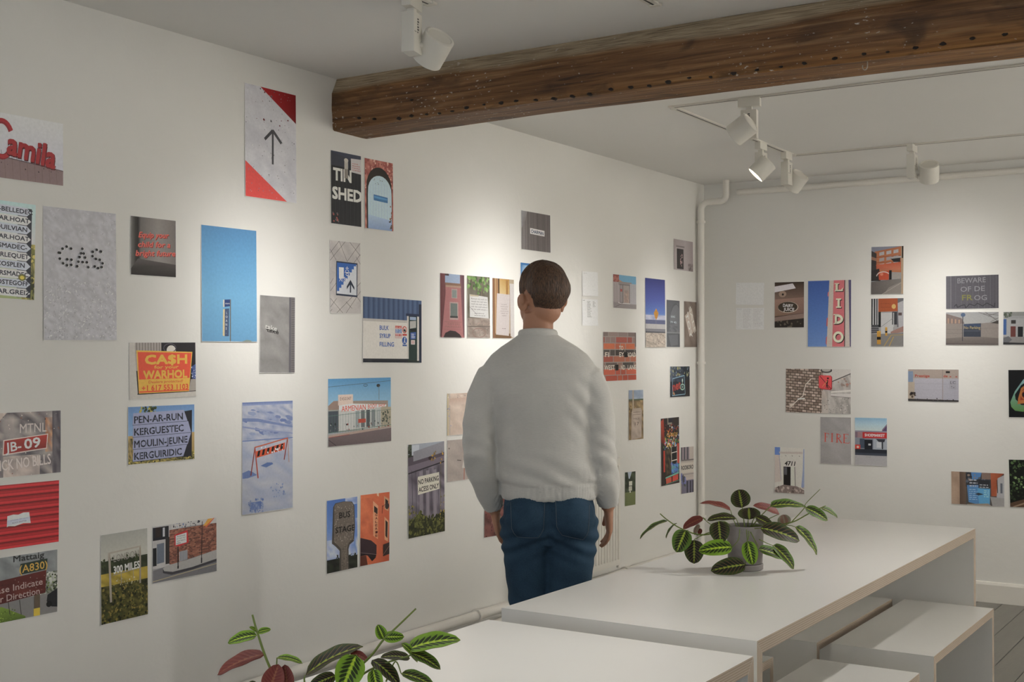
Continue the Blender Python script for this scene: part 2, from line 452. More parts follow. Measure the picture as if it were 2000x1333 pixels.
# added unseen track and lamps, washing the right-hand wall for bounced ambient light
track('light_track', (2.0, 0.0, ZC), (2.0, 7.0, ZC), 'white light track serving the right-hand wall, outside the frame')
for k_ in range(4): spotlight((2.0, 0.6 + k_ * 1.9, ZC), (XR, 0.7 + k_ * 1.9, 1.5), 1, 0, ('nearest', 'second', 'third', 'furthest')[k_] + ' white spotlight aimed at the right-hand wall, outside the frame', (30, 120, 700, 1400)[k_], 95, 1.0)
for k_ in range(2): spotlight((-2.42, 0.5 + k_ * 1.1, ZC), (-0.2 + k_ * 0.3, 0.4 + k_ * 0.6, 0.0), 1, 0, ('nearer', 'further')[k_] + ' white spotlight turned to the floor on the near track, outside the frame', 30, 95, 1.0)  # added fill lamps, bouncing light off the near floor

cf = on(2, ZC, 1976, 100)
bm = bmesh.new(); lathe(bm, (0, 0, 0), [(0.042, 0), (0.042, -0.012), (0.036, -0.02), (0.02, -0.022)], 24)
cfo = mesh('ceiling_fitting', bm, M_LAMP, smooth=40, loc=cf); tag(cfo, 'small round white fitting on the ceiling under the beam at right edge', 'ceiling fitting')

# ------------------------------------------------------------------ pipes and radiator
def pipe(name, pts, r, label, clips=(), cat='pipe', n=12):
    t = empty(name, pts[0])
    o0 = Vector(pts[0])
    bm = bmesh.new(); tube(bm, [Vector(p) - o0 for p in pts], r, n); mesh('tube', bm, M_GLOSS, t, smooth=40)
    for c, d in clips:
        c = Vector(c) - o0; d = Vector(d)
        bm = bmesh.new(); cyl(bm, c - d * 0.008, c + d * 0.008, r * 1.35, n=n)
        mesh('clip', bm, M_GLOSS, t, smooth=40)
    return tag(t, label, cat)
def arc(c, a, b, r, n=5):
    """quarter bend from c+a*r to c+b*r"""
    return [Vector(c) + Vector(a) * r * math.cos(t) + Vector(b) * r * math.sin(t) for t in [math.pi / 2 * i / n for i in range(n + 1)]]
px, py = XW + 0.035, 7.60
xb = XW + 0.035
pv = [(px, py, 0.02), (px, py, 2.44)] + arc((px + 0.05, py, 2.44), (-1, 0, 0), (0, 0, 1), 0.05) + [(px + 0.14, py, 2.49)] + arc((px + 0.14, py, 2.53), (0, 0, -1), (1, 0, 0), 0.04) + [(px + 0.18, py, ZC + 0.01)]
pipe('heating_pipe', pv, 0.022, 'white vertical pipe in the corner, bending sideways below the ceiling', [((px, py, z), (0, 0, 1)) for z in (2.36, 1.42, 0.4)])
pipe('conduit_pipe', [(XW + 0.25, YB - 0.022, 2.555), (XR, YB - 0.022, 2.555)], 0.02, 'thin white horizontal pipe high on the back wall')
RY0, RY1 = 5.32, 6.34
pipe('heating_pipe', [(xb, 2.2, 0.205), (xb, RY0 - 0.1, 0.205)], 0.024, 'upper of the two white pipes low along the left wall', [((xb, y, 0.205), (0, 1, 0)) for y in (2.9, 4.05, 4.95)])
pipe('heating_pipe', [(xb, 2.2, 0.138), (xb, RY0 - 0.1, 0.138)], 0.022, 'lower of the two white pipes low along the left wall', [((xb, y, 0.138), (0, 1, 0)) for y in (2.9, 4.05, 4.95)])
pipe('heating_pipe', [(xb, RY0 - 0.09, 0.19), (xb, 7.57, 0.19)], 0.024, 'white pipe running under the radiator to the corner', [((xb, y, 0.19), (0, 1, 0)) for y in (6.5,)])
rad = empty('radiator', (XW, (RY0 + RY1) / 2, 0.26))
W2 = (RY1 - RY0) / 2
bm = bmesh.new()
pts = []
nrib = 30
front = []
for i in range(nrib):
    y0 = -W2 + 0.012 + (2 * W2 - 0.024) * i / nrib; w = (2 * W2 - 0.024) / nrib
    front += [(0.088, y0), (0.088, y0 + w * 0.25), (0.096, y0 + w * 0.4), (0.096, y0 + w * 0.85), (0.088, y0 + w)]
poly = [(0.045, -W2), (0.088, -W2)] + front + [(0.088, W2), (0.045, W2)]
loft(bm, [[(x, y, z) for x, y in poly] for z in (0.035, 0.575)])
bx(bm, 0.045, -W2, 0.0, 0.088, W2, 0.036, 0.004); bx(bm, 0.045, -W2, 0.574, 0.088, W2, 0.61, 0.004)
mesh('panel', bm, M_GLOSS, rad, smooth=30)
bm = bmesh.new(); bx(bm, 0.04, -W2 - 0.003, 0.608, 0.098, W2 + 0.003, 0.618, 0.002)
for i in range(40): bx(bm, 0.05, -W2 + 0.02 + i * (2 * W2 - 0.04) / 40, 0.617, 0.09, -W2 + 0.03 + i * (2 * W2 - 0.04) / 40, 0.6195)
mesh('grille', bm, M_GLOSS, rad)
for sy in (-1, 1):
    bm = bmesh.new(); bx(bm, 0.002, sy * (W2 - 0.2) - 0.02, 0.1, 0.046, sy * (W2 - 0.2) + 0.02, 0.55); mesh('bracket', bm, M_GLOSS, rad)
    bm = bmesh.new(); cyl(bm, (0.065, sy * (W2 + 0.018), 0.05), (0.065, sy * (W2 - 0.01), 0.05), 0.012); cyl(bm, (0.065, sy * (W2 + 0.018), 0.07), (0.065, sy * (W2 + 0.018), -0.02), 0.011)
    mesh('valve', bm, M_GLOSS, rad, smooth=40)
tag(rad, 'white ribbed panel radiator on the left wall behind the person', 'radiator')

# ------------------------------------------------------------------ tables and benches: plywood with white laminate, mitred ends
def slab_furniture(name, x0, x1, y0, y1, h, t, label, cat, group, tape=False):
    e = empty(name, ((x0 + x1) / 2, (y0 + y1) / 2, 0))
    X, Y = (x1 - x0) / 2, (y1 - y0) / 2
    def part(nm, poly, ply):
        bm = bmesh.new(); prism(bm, poly, 0, -X, X)
        bm.normal_update()
        for f in bm.faces: f.material_index = 1 if abs(f.normal.x) > 0.7 else 0
        o = mesh(nm, bm, [M_LAM, ply], e)
        return o
    g = 0.0006
    part('top', [(-Y + g, h), (Y - g, h), (Y - t - g, h - t), (-Y + t + g, h - t)], M_PLY_T)
    part('end_panel', [(-Y, 0), (-Y, h - g), (-Y + t, h - t - g), (-Y + t, 0)], M_PLY_L)
    part('end_panel', [(Y, 0), (Y, h - g), (Y - t, h - t - g), (Y - t, 0)], M_PLY_L)
    return tag(e, label, cat, group)
GT, GB = 'white laminate tables in a row', 'white laminate benches at the tables'
slab_furniture('table', -1.90, -1.145, 2.905, 5.315, 0.75, 0.036, 'long white plywood table carrying the plant in the grey pot', 'table', GT)
slab_furniture('table', -1.845, -1.095, 0.36, 2.757, 0.75, 0.036, 'nearest white plywood table, its top cut off by the lower frame edge', 'table', GT)
slab_furniture('bench', -1.406, -1.053, 4.257, 5.205, 0.45, 0.030, 'white plywood bench sticking out from the far right of the long table', 'bench', GB)
slab_furniture('bench', -1.80, -1.45, 4.24, 5.185, 0.45, 0.030, 'white plywood bench pushed furthest under the long table, beside its far end', 'bench', GB)
slab_furniture('bench', -1.382, -1.037, 3.064, 4.012, 0.45, 0.030, 'white plywood bench nearest the lower right, cut off by the frame', 'bench', GB)
slab_furniture('bench', -1.855, -1.505, 3.016, 3.964, 0.45, 0.030, 'white plywood bench mostly hidden behind the near end of the long table', 'bench', GB)

# ------------------------------------------------------------------ photo prints: flat pictures of coloured shapes on thin paper sheets
def print_mat():
    m, nt, N, L, P = nodes('satin_photo_paper')
    at = N.new('ShaderNodeAttribute'); at.attribute_name = 'ink'
    tc = N.new('ShaderNodeTexCoord')
    nz = N.new('ShaderNodeTexNoise'); nz.inputs['Scale'].default_value = 90; nz.inputs['Detail'].default_value = 5
    L.new(tc.outputs['Object'], nz.inputs['Vector'])
    rp = N.new('ShaderNodeValToRGB'); rp.color_ramp.elements[0].position = 0.3; rp.color_ramp.elements[1].position = 0.7
    rp.color_ramp.elements[0].color = (0.94, 0.94, 0.94, 1); rp.color_ramp.elements[1].color = (1.03, 1.03, 1.03, 1)
    L.new(nz.outputs['Fac'], rp.inputs[0])
    mx = N.new('ShaderNodeMix'); mx.data_type = 'RGBA'; mx.blend_type = 'MULTIPLY'; mx.inputs[0].default_value = 1.0
    L.new(at.outputs['Color'], mx.inputs[6]); L.new(rp.outputs[0], mx.inputs[7]); L.new(mx.outputs[2], P.inputs['Base Color'])
    P.inputs['Roughness'].default_value = 0.45; P.inputs['Specular IOR Level'].default_value = 0.3
    return m
M_PRINT = print_mat()
_glyph = {}
def glyphs(s):
    k = s
    if k not in _glyph:
        c = bpy.data.curves.new('lettering', 'FONT'); c.body = s; c.resolution_u = 2; c.fill_mode = 'FRONT'
        o = bpy.data.objects.new('lettering', c)
        COL.objects.link(o)
        me = bpy.data.meshes.new_from_object(o)
        vs = [(v.co.x, v.co.y) for v in me.vertices]
        fs = [tuple(p.vertices) for p in me.polygons]
        bpy.data.objects.remove(o); bpy.data.curves.remove(c); bpy.data.meshes.remove(me)
        xs = [v[0] for v in vs] or [0, 1]
        _glyph[k] = (vs, fs, min(xs), max(xs))
    return _glyph[k]
CAPH = 0.73
def clip(poly):
    for ax, lim, sg in ((0, 0.0, 1), (0, 1.0, -1), (1, 0.0, 1), (1, 1.0, -1)):
        out = []
        n = len(poly)
        for i in range(n):
            a, b = poly[i], poly[(i + 1) % n]
            da, db = (a[0][ax] - lim) * sg, (b[0][ax] - lim) * sg
            if da >= 0: out.append(a)
            if (da >= 0) != (db >= 0):
                t = da / (da - db)
                out.append((tuple(a[0][k] + (b[0][k] - a[0][k]) * t for k in (0, 1)), tuple(a[1][k] + (b[1][k] - a[1][k]) * t for k in (0, 1, 2))))
        poly = out
        if len(poly) < 3: return []
    return poly
EPS = 3.0e-5
class Pic:
    def __init__(s, W, H, wl, seed):
        s.W, s.H = W, H; s.v = []; s.f = []; s.c = []; s.z = 0.0005
        g = srgb((wl / 255.0,) * 3)[0]; s.k = 0.60 / g; s.rnd = random.Random(seed); s.cc = {}
    def col(s, c):
        if c not in s.cc:
            q = [(x ** 1.14) * s.k * 1.12 for x in srgb(c)]; l = 0.3 * q[0] + 0.6 * q[1] + 0.1 * q[2]
            s.cc[c] = tuple(min(0.86, l + (x - l) * 0.87) for x in q)
        return s.cc[c]
    def up(s): s.z += EPS
    def raw(s, pts, c):
        q = clip([(p, (c if isinstance(c[0], float) else c[i])) for i, p in enumerate(pts)])
        if len(q) < 3: return
        b = len(s.v)
        for p, k in q:
            s.v.append(((p[0] - 0.5) * s.W, (0.5 - p[1]) * s.H, s.z)); s.c.append(k)
        s.f.append(tuple(range(b, b + len(q))))
    def p(s, pts, c, layer=True):
        if layer: s.up()
        s.raw(pts, [s.col(k) for k in c] if isinstance(c, (list, tuple)) else s.col(c))
    def r(s, x0, y0, x1, y1, c, layer=True):
        s.p([(x0, y0), (x1, y0), (x1, y1), (x0, y1)], [c[0], c[0], c[1], c[1]] if isinstance(c, (list, tuple)) else c, layer)
    def grad(s, stops, x0=0, x1=1):
        s.up()
        for (a, ca), (b, cb) in zip(stops[:-1], stops[1:]): s.r(x0, a, x1, b, (ca, cb), False)
    def hgrad(s, stops, y0=0, y1=1):
        s.up()
        for (a, ca), (b, cb) in zip(stops[:-1], stops[1:]): s.p([(a, y0), (b, y0), (b, y1), (a, y1)], [ca, cb, cb, ca], False)
    def mottle(s, cols, nx, ny, x0=0, y0=0, x1=1, y1=1):
        """soft random patches of colour"""
        s.up()
        L_ = [s.col(c) for c in cols]
        def rc():
            a, b, t = s.rnd.choice(L_), s.rnd.choice(L_), s.rnd.random()
            return tuple(a[i] * t + b[i] * (1 - t) for i in range(3))
        g = [[rc() for _ in range(nx + 1)] for _ in range(ny + 1)]
        dx, dy = (x1 - x0) / nx, (y1 - y0) / ny
        for j in range(ny):
            for i in range(nx):
                s.raw([(x0 + i * dx, y0 + j * dy), (x0 + i * dx + dx, y0 + j * dy), (x0 + i * dx + dx, y0 + j * dy + dy), (x0 + i * dx, y0 + j * dy + dy)], [g[j][i], g[j][i + 1], g[j + 1][i + 1], g[j + 1][i]])
    def e(s, cx, cy, rx, ry, c, n=20, a0=0, a1=360, layer=True):
        s.p([(cx + rx * math.cos(math.radians(a0 + (a1 - a0) * i / n)), cy + ry * math.sin(math.radians(a0 + (a1 - a0) * i / n))) for i in range(n + (0 if a1 - a0 >= 360 else 1))], c, layer)
    def l(s, x0, y0, x1, y1, w, c, layer=True):
        ax, ay, bx_, by = x0 * s.W, y0 * s.H, x1 * s.W, y1 * s.H
        d = math.hypot(bx_ - ax, by - ay) or 1e-6
        nx, ny = -(by - ay) / d * w * s.H / 2, (bx_ - ax) / d * w * s.H / 2
        s.p([((ax + nx) / s.W, (ay + ny) / s.H), ((bx_ + nx) / s.W, (by + ny) / s.H), ((bx_ - nx) / s.W, (by - ny) / s.H), ((ax - nx) / s.W, (ay - ny) / s.H)], c, layer)
    def pl(s, pts, w, c):
        s.up()
        for a, b in zip(pts[:-1], pts[1:]): s.z += 5e-6; s.l(*a, *b, w, c, False)
    def ring(s, cx, cy, rx, ry, w, c, n=24, a0=0, a1=360):
        s.up()
        for i in range(n):
            t0, t1 = math.radians(a0 + (a1 - a0) * i / n), math.radians(a0 + (a1 - a0) * (i + 1) / n)
            kx, ky = w * s.H / s.W, w
            s.p([(cx + rx * math.cos(t0), cy + ry * math.sin(t0)), (cx + rx * math.cos(t1), cy + ry * math.sin(t1)), (cx + (rx - kx) * math.cos(t1), cy + (ry - ky) * math.sin(t1)), (cx + (rx - kx) * math.cos(t0), cy + (ry - ky) * math.sin(t0))], c, False)
    def t(s, txt, x, y, h, c, w=None, rot=0.0, sh=0.0, b=0.0):
        """lettering centred on x, y; cap height h of the print height, width w of the print width"""
        vs, fs, x0, x1 = glyphs(txt)
        sy = h * s.H / CAPH
        sx = w * s.W / max(1e-6, x1 - x0) if w else sy
        ca, sa = math.cos(math.radians(rot)), math.sin(math.radians(rot))
        s.up(); k = s.col(c)
        P_ = []
        for vx, vy in vs:
            mx_, my = (vx - (x0 + x1) / 2) * sx, (vy - CAPH / 2) * sy
            mx_ += my * sh
            P_.append((x + (mx_ * ca - my * sa) / s.W, y - (mx_ * sa + my * ca) / s.H))
        d = b * sy * 0.75
        for ox, oy in (((0, 0),) if b == 0 else ((d, d), (-d, d), (d, -d), (-d, -d), (0, 0))):
            s.z += 6e-6
            for f in fs: s.raw([(P_[i][0] + ox / s.W, P_[i][1] + oy / s.H) for i in f], k)
    def sc(s, n, x0, y0, x1, y1, sz, cols, asp=1.0, rot=None):
        """a scatter of n small irregular blobs"""
        s.up()
        for _ in range(n):
            cx, cy = s.rnd.uniform(x0, x1), s.rnd.uniform(y0, y1)
            r = sz * s.rnd.uniform(0.4, 1.2); k = s.rnd.randint(4, 6); a = s.rnd.uniform(0, 6.28) if rot is None else math.radians(rot)
            pts = []
            for i in range(k):
                th = 6.283 * i / k; q = r * s.rnd.uniform(0.6, 1.3)
                dx, dy = q * math.cos(th) * asp, q * math.sin(th)
                pts.append((cx + (dx * math.cos(a) - dy * math.sin(a)) * s.H / s.W, cy + dx * math.sin(a) + dy * math.cos(a)))
            s.z += 3e-6; s.p(pts, s.rnd.choice(cols), False)
    def bricks(s, x0, y0, x1, y1, nx, ny, cols, mortar, shear=0.0, gap=0.12):
        s.r(x0, y0, x1, y1, mortar); s.up()
        dx, dy = (x1 - x0) / nx, (y1 - y0) / ny
        for j in range(ny):
            i = -0.5 * (j % 2)
            while i < nx:
                a, b = max(x0, x0 + (i + gap * dy * s.H / (dx * s.W) * 0.5) * dx), min(x1, x0 + (i + 1 - gap * dy * s.H / (dx * s.W) * 0.5) * dx)
                c_, d_ = y0 + (j + gap / 2) * dy, y0 + (j + 1 - gap / 2) * dy
                if b > a: s.p([(a, c_ + shear * a), (b, c_ + shear * b), (b, d_ + shear * b), (a, d_ + shear * a)], s.rnd.choice(cols), False)
                i += 1
    def lines(s, x0, y0, x1, n, dy, h, c, rag=0.4):
        """rows of unreadably small type, drawn as broken strokes"""
        s.up()
        for j in range(n):
            x = x0; xe = x1 - (x1 - x0) * rag * s.rnd.random()
            while x < xe:
                w = s.rnd.uniform(0.02, 0.07); s.r(x, y0 + j * dy, min(x + w, x1), y0 + j * dy + h, c, False); x += w + 0.015
PRINTS = []
def pr(wall, uL, uR, a, b, c, d, label, wl=170, name='photo_print', cat='photograph', tilt=0.35):
    def deco(fn):
        PRINTS.append((wall, uL, uR, a, b, c, d, label, wl, name, cat, tilt, fn)); return fn
    return deco
def build_print(i, wall, uL, uR, a, b, c, d, label, wl, name, cat, tilt, fn):
    ax, val, k = (0, XW, 1) if wall == 'L' else (1, YB, 0)
    q = [on(ax, val, uL, a), on(ax, val, uR, b), on(ax, val, uL, c), on(ax, val, uR, d)]
    W = (abs(q[1][k] - q[0][k]) + abs(q[3][k] - q[2][k])) / 2
    H = (q[0].z + q[1].z - q[2].z - q[3].z) / 2
    roll = math.atan2((q[1].z - q[0].z + q[3].z - q[2].z) / 2, W)
    top = (q[0] + q[1]) / 2
    right, up, nrm = (Vector((0, 1, 0)), Vector((0, 0, 1)), Vector((1, 0, 0))) if wall == 'L' else (Vector((1, 0, 0)), Vector((0, 0, 1)), Vector((0, -1, 0)))
    P = Pic(W - 0.003, H - 0.003, wl, 100 + i)
    fn(P)
    n0 = len(P.v)
    hw, hh = W / 2, H / 2
    pv = [(-hw, -hh, 0), (hw, -hh, 0), (hw, hh, 0), (-hw, hh, 0), (-hw, -hh, 0.0004), (hw, -hh, 0.0004), (hw, hh, 0.0004), (-hw, hh, 0.0004)]
    pf = [(3, 2, 1, 0), (4, 5, 6, 7), (0, 1, 5, 4), (1, 2, 6, 5), (2, 3, 7, 6), (3, 0, 4, 7)]
    V = pv + P.v; F_ = pf + [tuple(j + 8 for j in f) for f in P.f]
    V = [(x, y - hh, z) for x, y, z in V]                    # origin on the top edge
    me = bpy.data.meshes.new(name); me.from_pydata(V, [], F_)
    at = me.attributes.new('ink', 'FLOAT_COLOR', 'POINT')
    paper = (0.80, 0.79, 0.77)
    buf = []
    for cc in [paper] * 8 + P.c: buf += [cc[0], cc[1], cc[2], 1.0]
    at.data.foreach_set('color', buf)
    me.materials.append(M_PRINT)
    o = link(name, me)
    M = Matrix((right, up, nrm)).transposed().to_4x4()
    o.matrix_world = Matrix.Translation(top + nrm * 0.0012) @ M @ Matrix.Rotation(roll, 4, 'Z') @ Matrix.Rotation(math.radians(-tilt), 4, 'X')
    tag(o, label, cat, 'photo prints on the %s wall' % ('left' if wall == 'L' else 'back'))

LR = ('b3222c', '8f1a22')
@pr('L', -70, 123, 207, 241, 338, 365, 'landscape print of red rooftop letters over a brown cladding wall, highest at left', 151)
def _(P):
    P.grad([(0, 'b3b2bd'), (1, 'a7a6b2')])
    P.p([(0, .62), (1, .77), (1, 1), (0, 1)], '7b6869')
    for i in range(14): P.l(i / 13, .62 + .15 * i / 13, i / 13 + .01, 1, .006, '6a5859')
    P.l(0, .615, 1, .765, .012, '55494b')
    P.sc(16, .05, .72, .95, .86, .012, ['4a3f42'])
    for i in range(12): P.l(.3 + i * .05, .55 + .04 * i / 2.2, .31 + i * .05, .66 + .09 * i / 11, .006, '4b4648')
    P.ring(.355, .40, .13, .32, .085, '7d1f27', a0=40, a1=330); P.ring(.36, .39, .125, .31, .055, '93222b', a0=40, a1=330)
    P.t('amila', .675, .51, .36, '56151c', w=.50, rot=-9, b=.05)
    P.t('amila', .67, .495, .36, '8f2129', w=.50, rot=-9, b=.035)
@pr('L', -60, 70, 381, 401, 580, 587, 'tall print of stacked grey direction arrows with village names, cut by frame edge', 154)
def _(P):
    P.grad([(0, '9fb6c9'), (.4, 'b9c6ce'), (1, '8f9a6a')])
    P.mottle(['6c6a3c', 'a3984f', '42462c'], 10, 14, .8, .42, 1, 1); P.sc(60, .85, .42, 1, 1, .02, ['3c4027', 'b2a75a', '74743f'])
    P.r(.72, .05, .94, .98, '34363f')
    for i, s in enumerate(('TREZ-BELLEDEC', 'PEN.AR.HOAT', 'QUILVIAN', 'PEN.AR.HOAT', 'KERSMADEC-', 'KERLEQUET', 'COSPLEN', 'KERSMADEC', 'COSTEGOFF', 'PEN.AR.GREIZ')):
        y = .03 + i * .094; sh = .015
        P.p([(.0, y), (.86, y + sh), (.93, y + sh + .045), (.86, y + sh + .088), (0, y + .086)], ('a9adb9', 'b9bcc6')[i % 2])
        P.t(s, .62 if len(s) < 10 else .56, y + .05, .048, '343742', w=min(.78, .062 * len(s)), rot=-1, b=.03)
    P.e(.80, .775, .06, .035, '6d6a35'); P.e(.80, .775, .035, .02, 'c3a93c')
@pr('L', 83, 226, 402, 417, 665, 666, 'large tall print of grey concrete with GAS spelled in black holes', 155)
def _(P):
    P.grad([(0, '9f9ea3'), (.5, 'a09fa4'), (1, '98979b')])
    P.mottle(['a09fa4', '97969b', 'a7a6ab', '9c9b9f'], 22, 36)
    P.sc(500, 0, .55, 1, 1, .004, ['b7b6ba', '8c8b90', 'aeadb1'], asp=2.6); P.sc(160, 0, 0, 1, .55, .003, ['adacb0', '8f8e93'], asp=4)
    for x in (.16, .2, .24, .5): P.l(x, .6, x + .01, 1, .0012, 'b2b1b5')
    for x, y in ((250, 762), (296, 783), (336, 751), (359, 761), (315, 762), (302, 784), (301, 814), (317, 838), (337, 848), (359, 846), (360, 819), (338, 817), (417, 761), (411, 785), (424, 786), (402, 805), (431, 807), (396, 829), (418, 831), (440, 832), (389, 853), (447, 858), (516, 774), (493, 765), (472, 776), (470, 799), (488, 814), (509, 818), (524, 837), (519, 857), (499, 863), (481, 854)):
        if x < 290: continue
        X, Y = (x - 222) / 380., (y - 545 - (x - 222) * .06) / 685.
        P.e(X + .006, Y + .002, .021, .0115, 'c9c8ca', 12); P.e(X, Y, .019, .0105, '1d1b1d', 12)
@pr('L', 254, 343, 421, 431, 537, 543, 'small print of red handwritten neon words on a dark panel', 167)
def _(P):
    P.hgrad([(0, '6c6a67'), (.1, '3a3634'), (.16, '2b2826'), (.22, '6b6664'), (.6, '86807d'), (1, '6d6664')])
    P.p([(.15, .72), (1, .78), (1, 1), (0, 1), (0, .9)], ['5a5553', '4c4644', '2a2624', '2a2624', '332f2d'])
    for s, x, y, w in (('Equip your', .51, .285, .66), ('child for a', .52, .45, .72), ('bright future', .55, .60, .88)):
        P.t(s, x + .012, y + .012, .10, '7f2a26', w=w, sh=.3, rot=3, b=.02); P.t(s, x, y, .10, 'ee5a4c', w=w, sh=.3, rot=3, b=.022)
@pr('L', 477, 577.5, 161, 186, 383.5, 398, 'tall print of a grey arrow on white concrete with red corners, highest on wall', 164)
def _(P):
    P.mottle(['b0afb4', 'aaa9af', 'b6b5b9'], 8, 14)
    P.p([(.27, -.01), (1.01, -.01), (1.01, .27)], ['a3131a', '760b12', '6b0a10'])
    P.p([(-.01, .68), (.83, 1.01), (-.01, 1.01)], ['d5413c', 'd8443e', 'c9403b'])
    P.sc(140, 0, 0, 1, 1, .005, ['77767c', '56555a', '8e8d92', 'c2c1c4']); P.sc(14, .05, .0, .9, .35, .011, ['5a595d', '6b2a2c'])
    P.l(.53, .37, .525, .68, .024, '48484c'); P.l(.53, .372, .37, .465, .028, '48484c'); P.l(.525, .37, .70, .475, .028, '4d4d51')
    P.l(.545, .40, .54, .68, .004, '75757a')
@pr('L', 392, 500.5, 438.5, 450.6, 667.6, 668.5, 'tall print of plain blue sky with a small roadside sign low down', 216)
def _(P):
    P.grad([(0, '5f9ecf'), (.25, '69abd8'), (.6, '77b6dd'), (1, '6fabd3')])
    P.l(.505, .63, .5, 1, .009, '8a8172'); P.l(.515, .63, .51, 1, .003, '4f4a44')
    P.p([(.38, .635), (.50, .63), (.50, .69), (.38, .70)], '2f4d86'); P.p([(.375, .635), (.40, .635), (.40, .70), (.375, .70)], 'd9d3c4'); P.t('store', .455, .665, .018, 'd7d8dc', w=.08)
    P.p([(.375, .72), (.405, .715), (.40, .955), (.365, .95)], 'd8c79a'); P.p([(.405, .715), (.485, .71), (.475, .955), (.40, .955)], '4f6385')
    for i, ch in enumerate('ESSO68'[::-1]): P.t('LOANS.'[i], .44 - i * .003, .75 + i * .034, .022, 'ccd2dc', b=.02)
    P.p([(.72, 1), (.80, .985), (.88, .99), (.9, 1)], '8b9a8a')
@pr('L', 507, 576, 576, 581, 729, 729, 'narrow grey concrete print with a tiny white doubled word', 224)
def _(P):
    P.mottle(['a3a09f', '9b9897', 'aaa7a5', '969392'], 6, 12)
    P.p([(.83, 0), (1, 0), (1, 1), (.83, 1)], '8e8a8b'); P.r(.83, 0, .89, 1, '77737a')
    for i in range(42): P.r(.90, i / 42, 1, i / 42 + .010, '6c6669', i == 0)
    P.t('take', .36, .455, .055, '3c3a3b', w=.34, rot=-8, b=.03); P.t('take', .33, .43, .055, '4a4848', w=.34, rot=-8, b=.03); P.t('take', .31, .41, .06, 'd9d7d4', w=.33, rot=-8, b=.03)
@pr('L', 251, 381.5, 668, 669.5, 782.7, 774, 'landscape print of an orange and yellow CASH sign in a window', 176)
def _(P):
    P.r(0, 0, 1, 1, 'b9b4ae'); P.p([(.08, 0), (1, 0), (1, .92), (.10, .92)], '28242a')
    P.p([(.08, 0), (.47, 0), (.47, .5), (.08, .5)], 'a09894')
    for i in range(9): P.r(.10 + i * .042, 0, .112 + i * .042, .2, '7b736f', i == 0)
    P.e(.62, .14, .07, .09, 'c9c3bc'); P.ring(.60, .1, .1, .09, .02, '56505a')
    P.p([(.93, .45), (1, .4), (1, .68), (.95, .68)], '4d5f91'); P.sc(24, .93, .42, 1, .68, .02, ['aeb6cb', '2f3f75', '7f8cb0']); P.p([(.92, .68), (1, .68), (1, .92), (.88, .92)], '9b938c')
    P.p([(0, 0), (.07, 0), (.115, .9), (.10, .93), (1, .91), (1, 1), (0, 1)], 'b5b0aa'); P.l(.115, .92, 1, .90, .012, '3d3838')
    P.p([(.10, .135), (.95, .175), (.89, .90), (.13, .905)], 'd8a325')
    P.p([(.12, .165), (.935, .195), (.90, .655), (.135, .655)], 'd84a1e')
    P.p([(.135, .865), (.89, .865), (.888, .885), (.136, .89)], 'd84a1e')
    P.t('CA$H', .545, .30, .165, 'dda322', w=.63, b=.06); P.t('for your', .545, .44, .06, 'dfa727', w=.37, b=.03)
    P.t('WARHOL', .53, .57, .145, 'dda322', w=.66, b=.05); P.t('Dealers protected!', .535, .705, .05, 'c2431f', w=.52, sh=.2, b=.01)
    P.t('+1 617 553 1103', .525, .81, .10, 'cf4a20', w=.70, b=.03)
@pr('L', 249, 379.5, 795, 789.4, 909.4, 897.5, 'landscape print of four grey stencilled direction boards under blue sky', 166)
def _(P):
    P.grad([(0, '5f82ad'), (.5, '7d9cbd'), (.51, 'a58d5b'), (1, '8c7a45')])
    P.mottle(['3a3c25', 'a18f45', '5e5c33', 'b0a055'], 26, 6, 0, .84, 1, 1); P.sc(160, 0, .86, 1, 1, .02, ['2c2e1d', 'b8a750', '6b672f', '45462a'])
    P.mottle(['8f7c4c', 'a8905a', '4a4a30'], 4, 8, 0, .55, .07, .9); P.sc(30, .17, 0, .4, .12, .03, ['2f3a25', 'a2983d', '4c5a36'])
    P.p([(.82, .12), (.96, .10), (.955, .94), (.80, .95)], '23232d')
    for i, (s, x1, x2) in enumerate((('PEN-AR-RUN', .83, .89), ('KERGUESTEC', .90, .945), ('MOULIN-JEUNE', .945, .89), ('KERGUIRIDIC', .88, .82))):
        y = .11 + i * .212; yr = y - .02
        P.p([(.07, y), (x1, yr), (x2, yr + .205), (.06, y + .207)], '8d91ac'); P.l(.06, y + .209, x2, yr + .208, .008, '3a3c4b')
        w = (.73, .74, .80, .71)[i]
        P.t(s, .085 + w / 2, y + .103, .125, '2b2d3a', w=w, rot=1.2, b=.03)
        P.sc(3, .3, y + .198, .7, y + .205, .008, ['23232d'])
        for k in range(len(s)): P.l(.085 + w * (k + .5) / len(s) - .006, y + .03, .085 + w * (k + .5) / len(s) - .006, y + .17, .007, '8d91ac', k == 0)
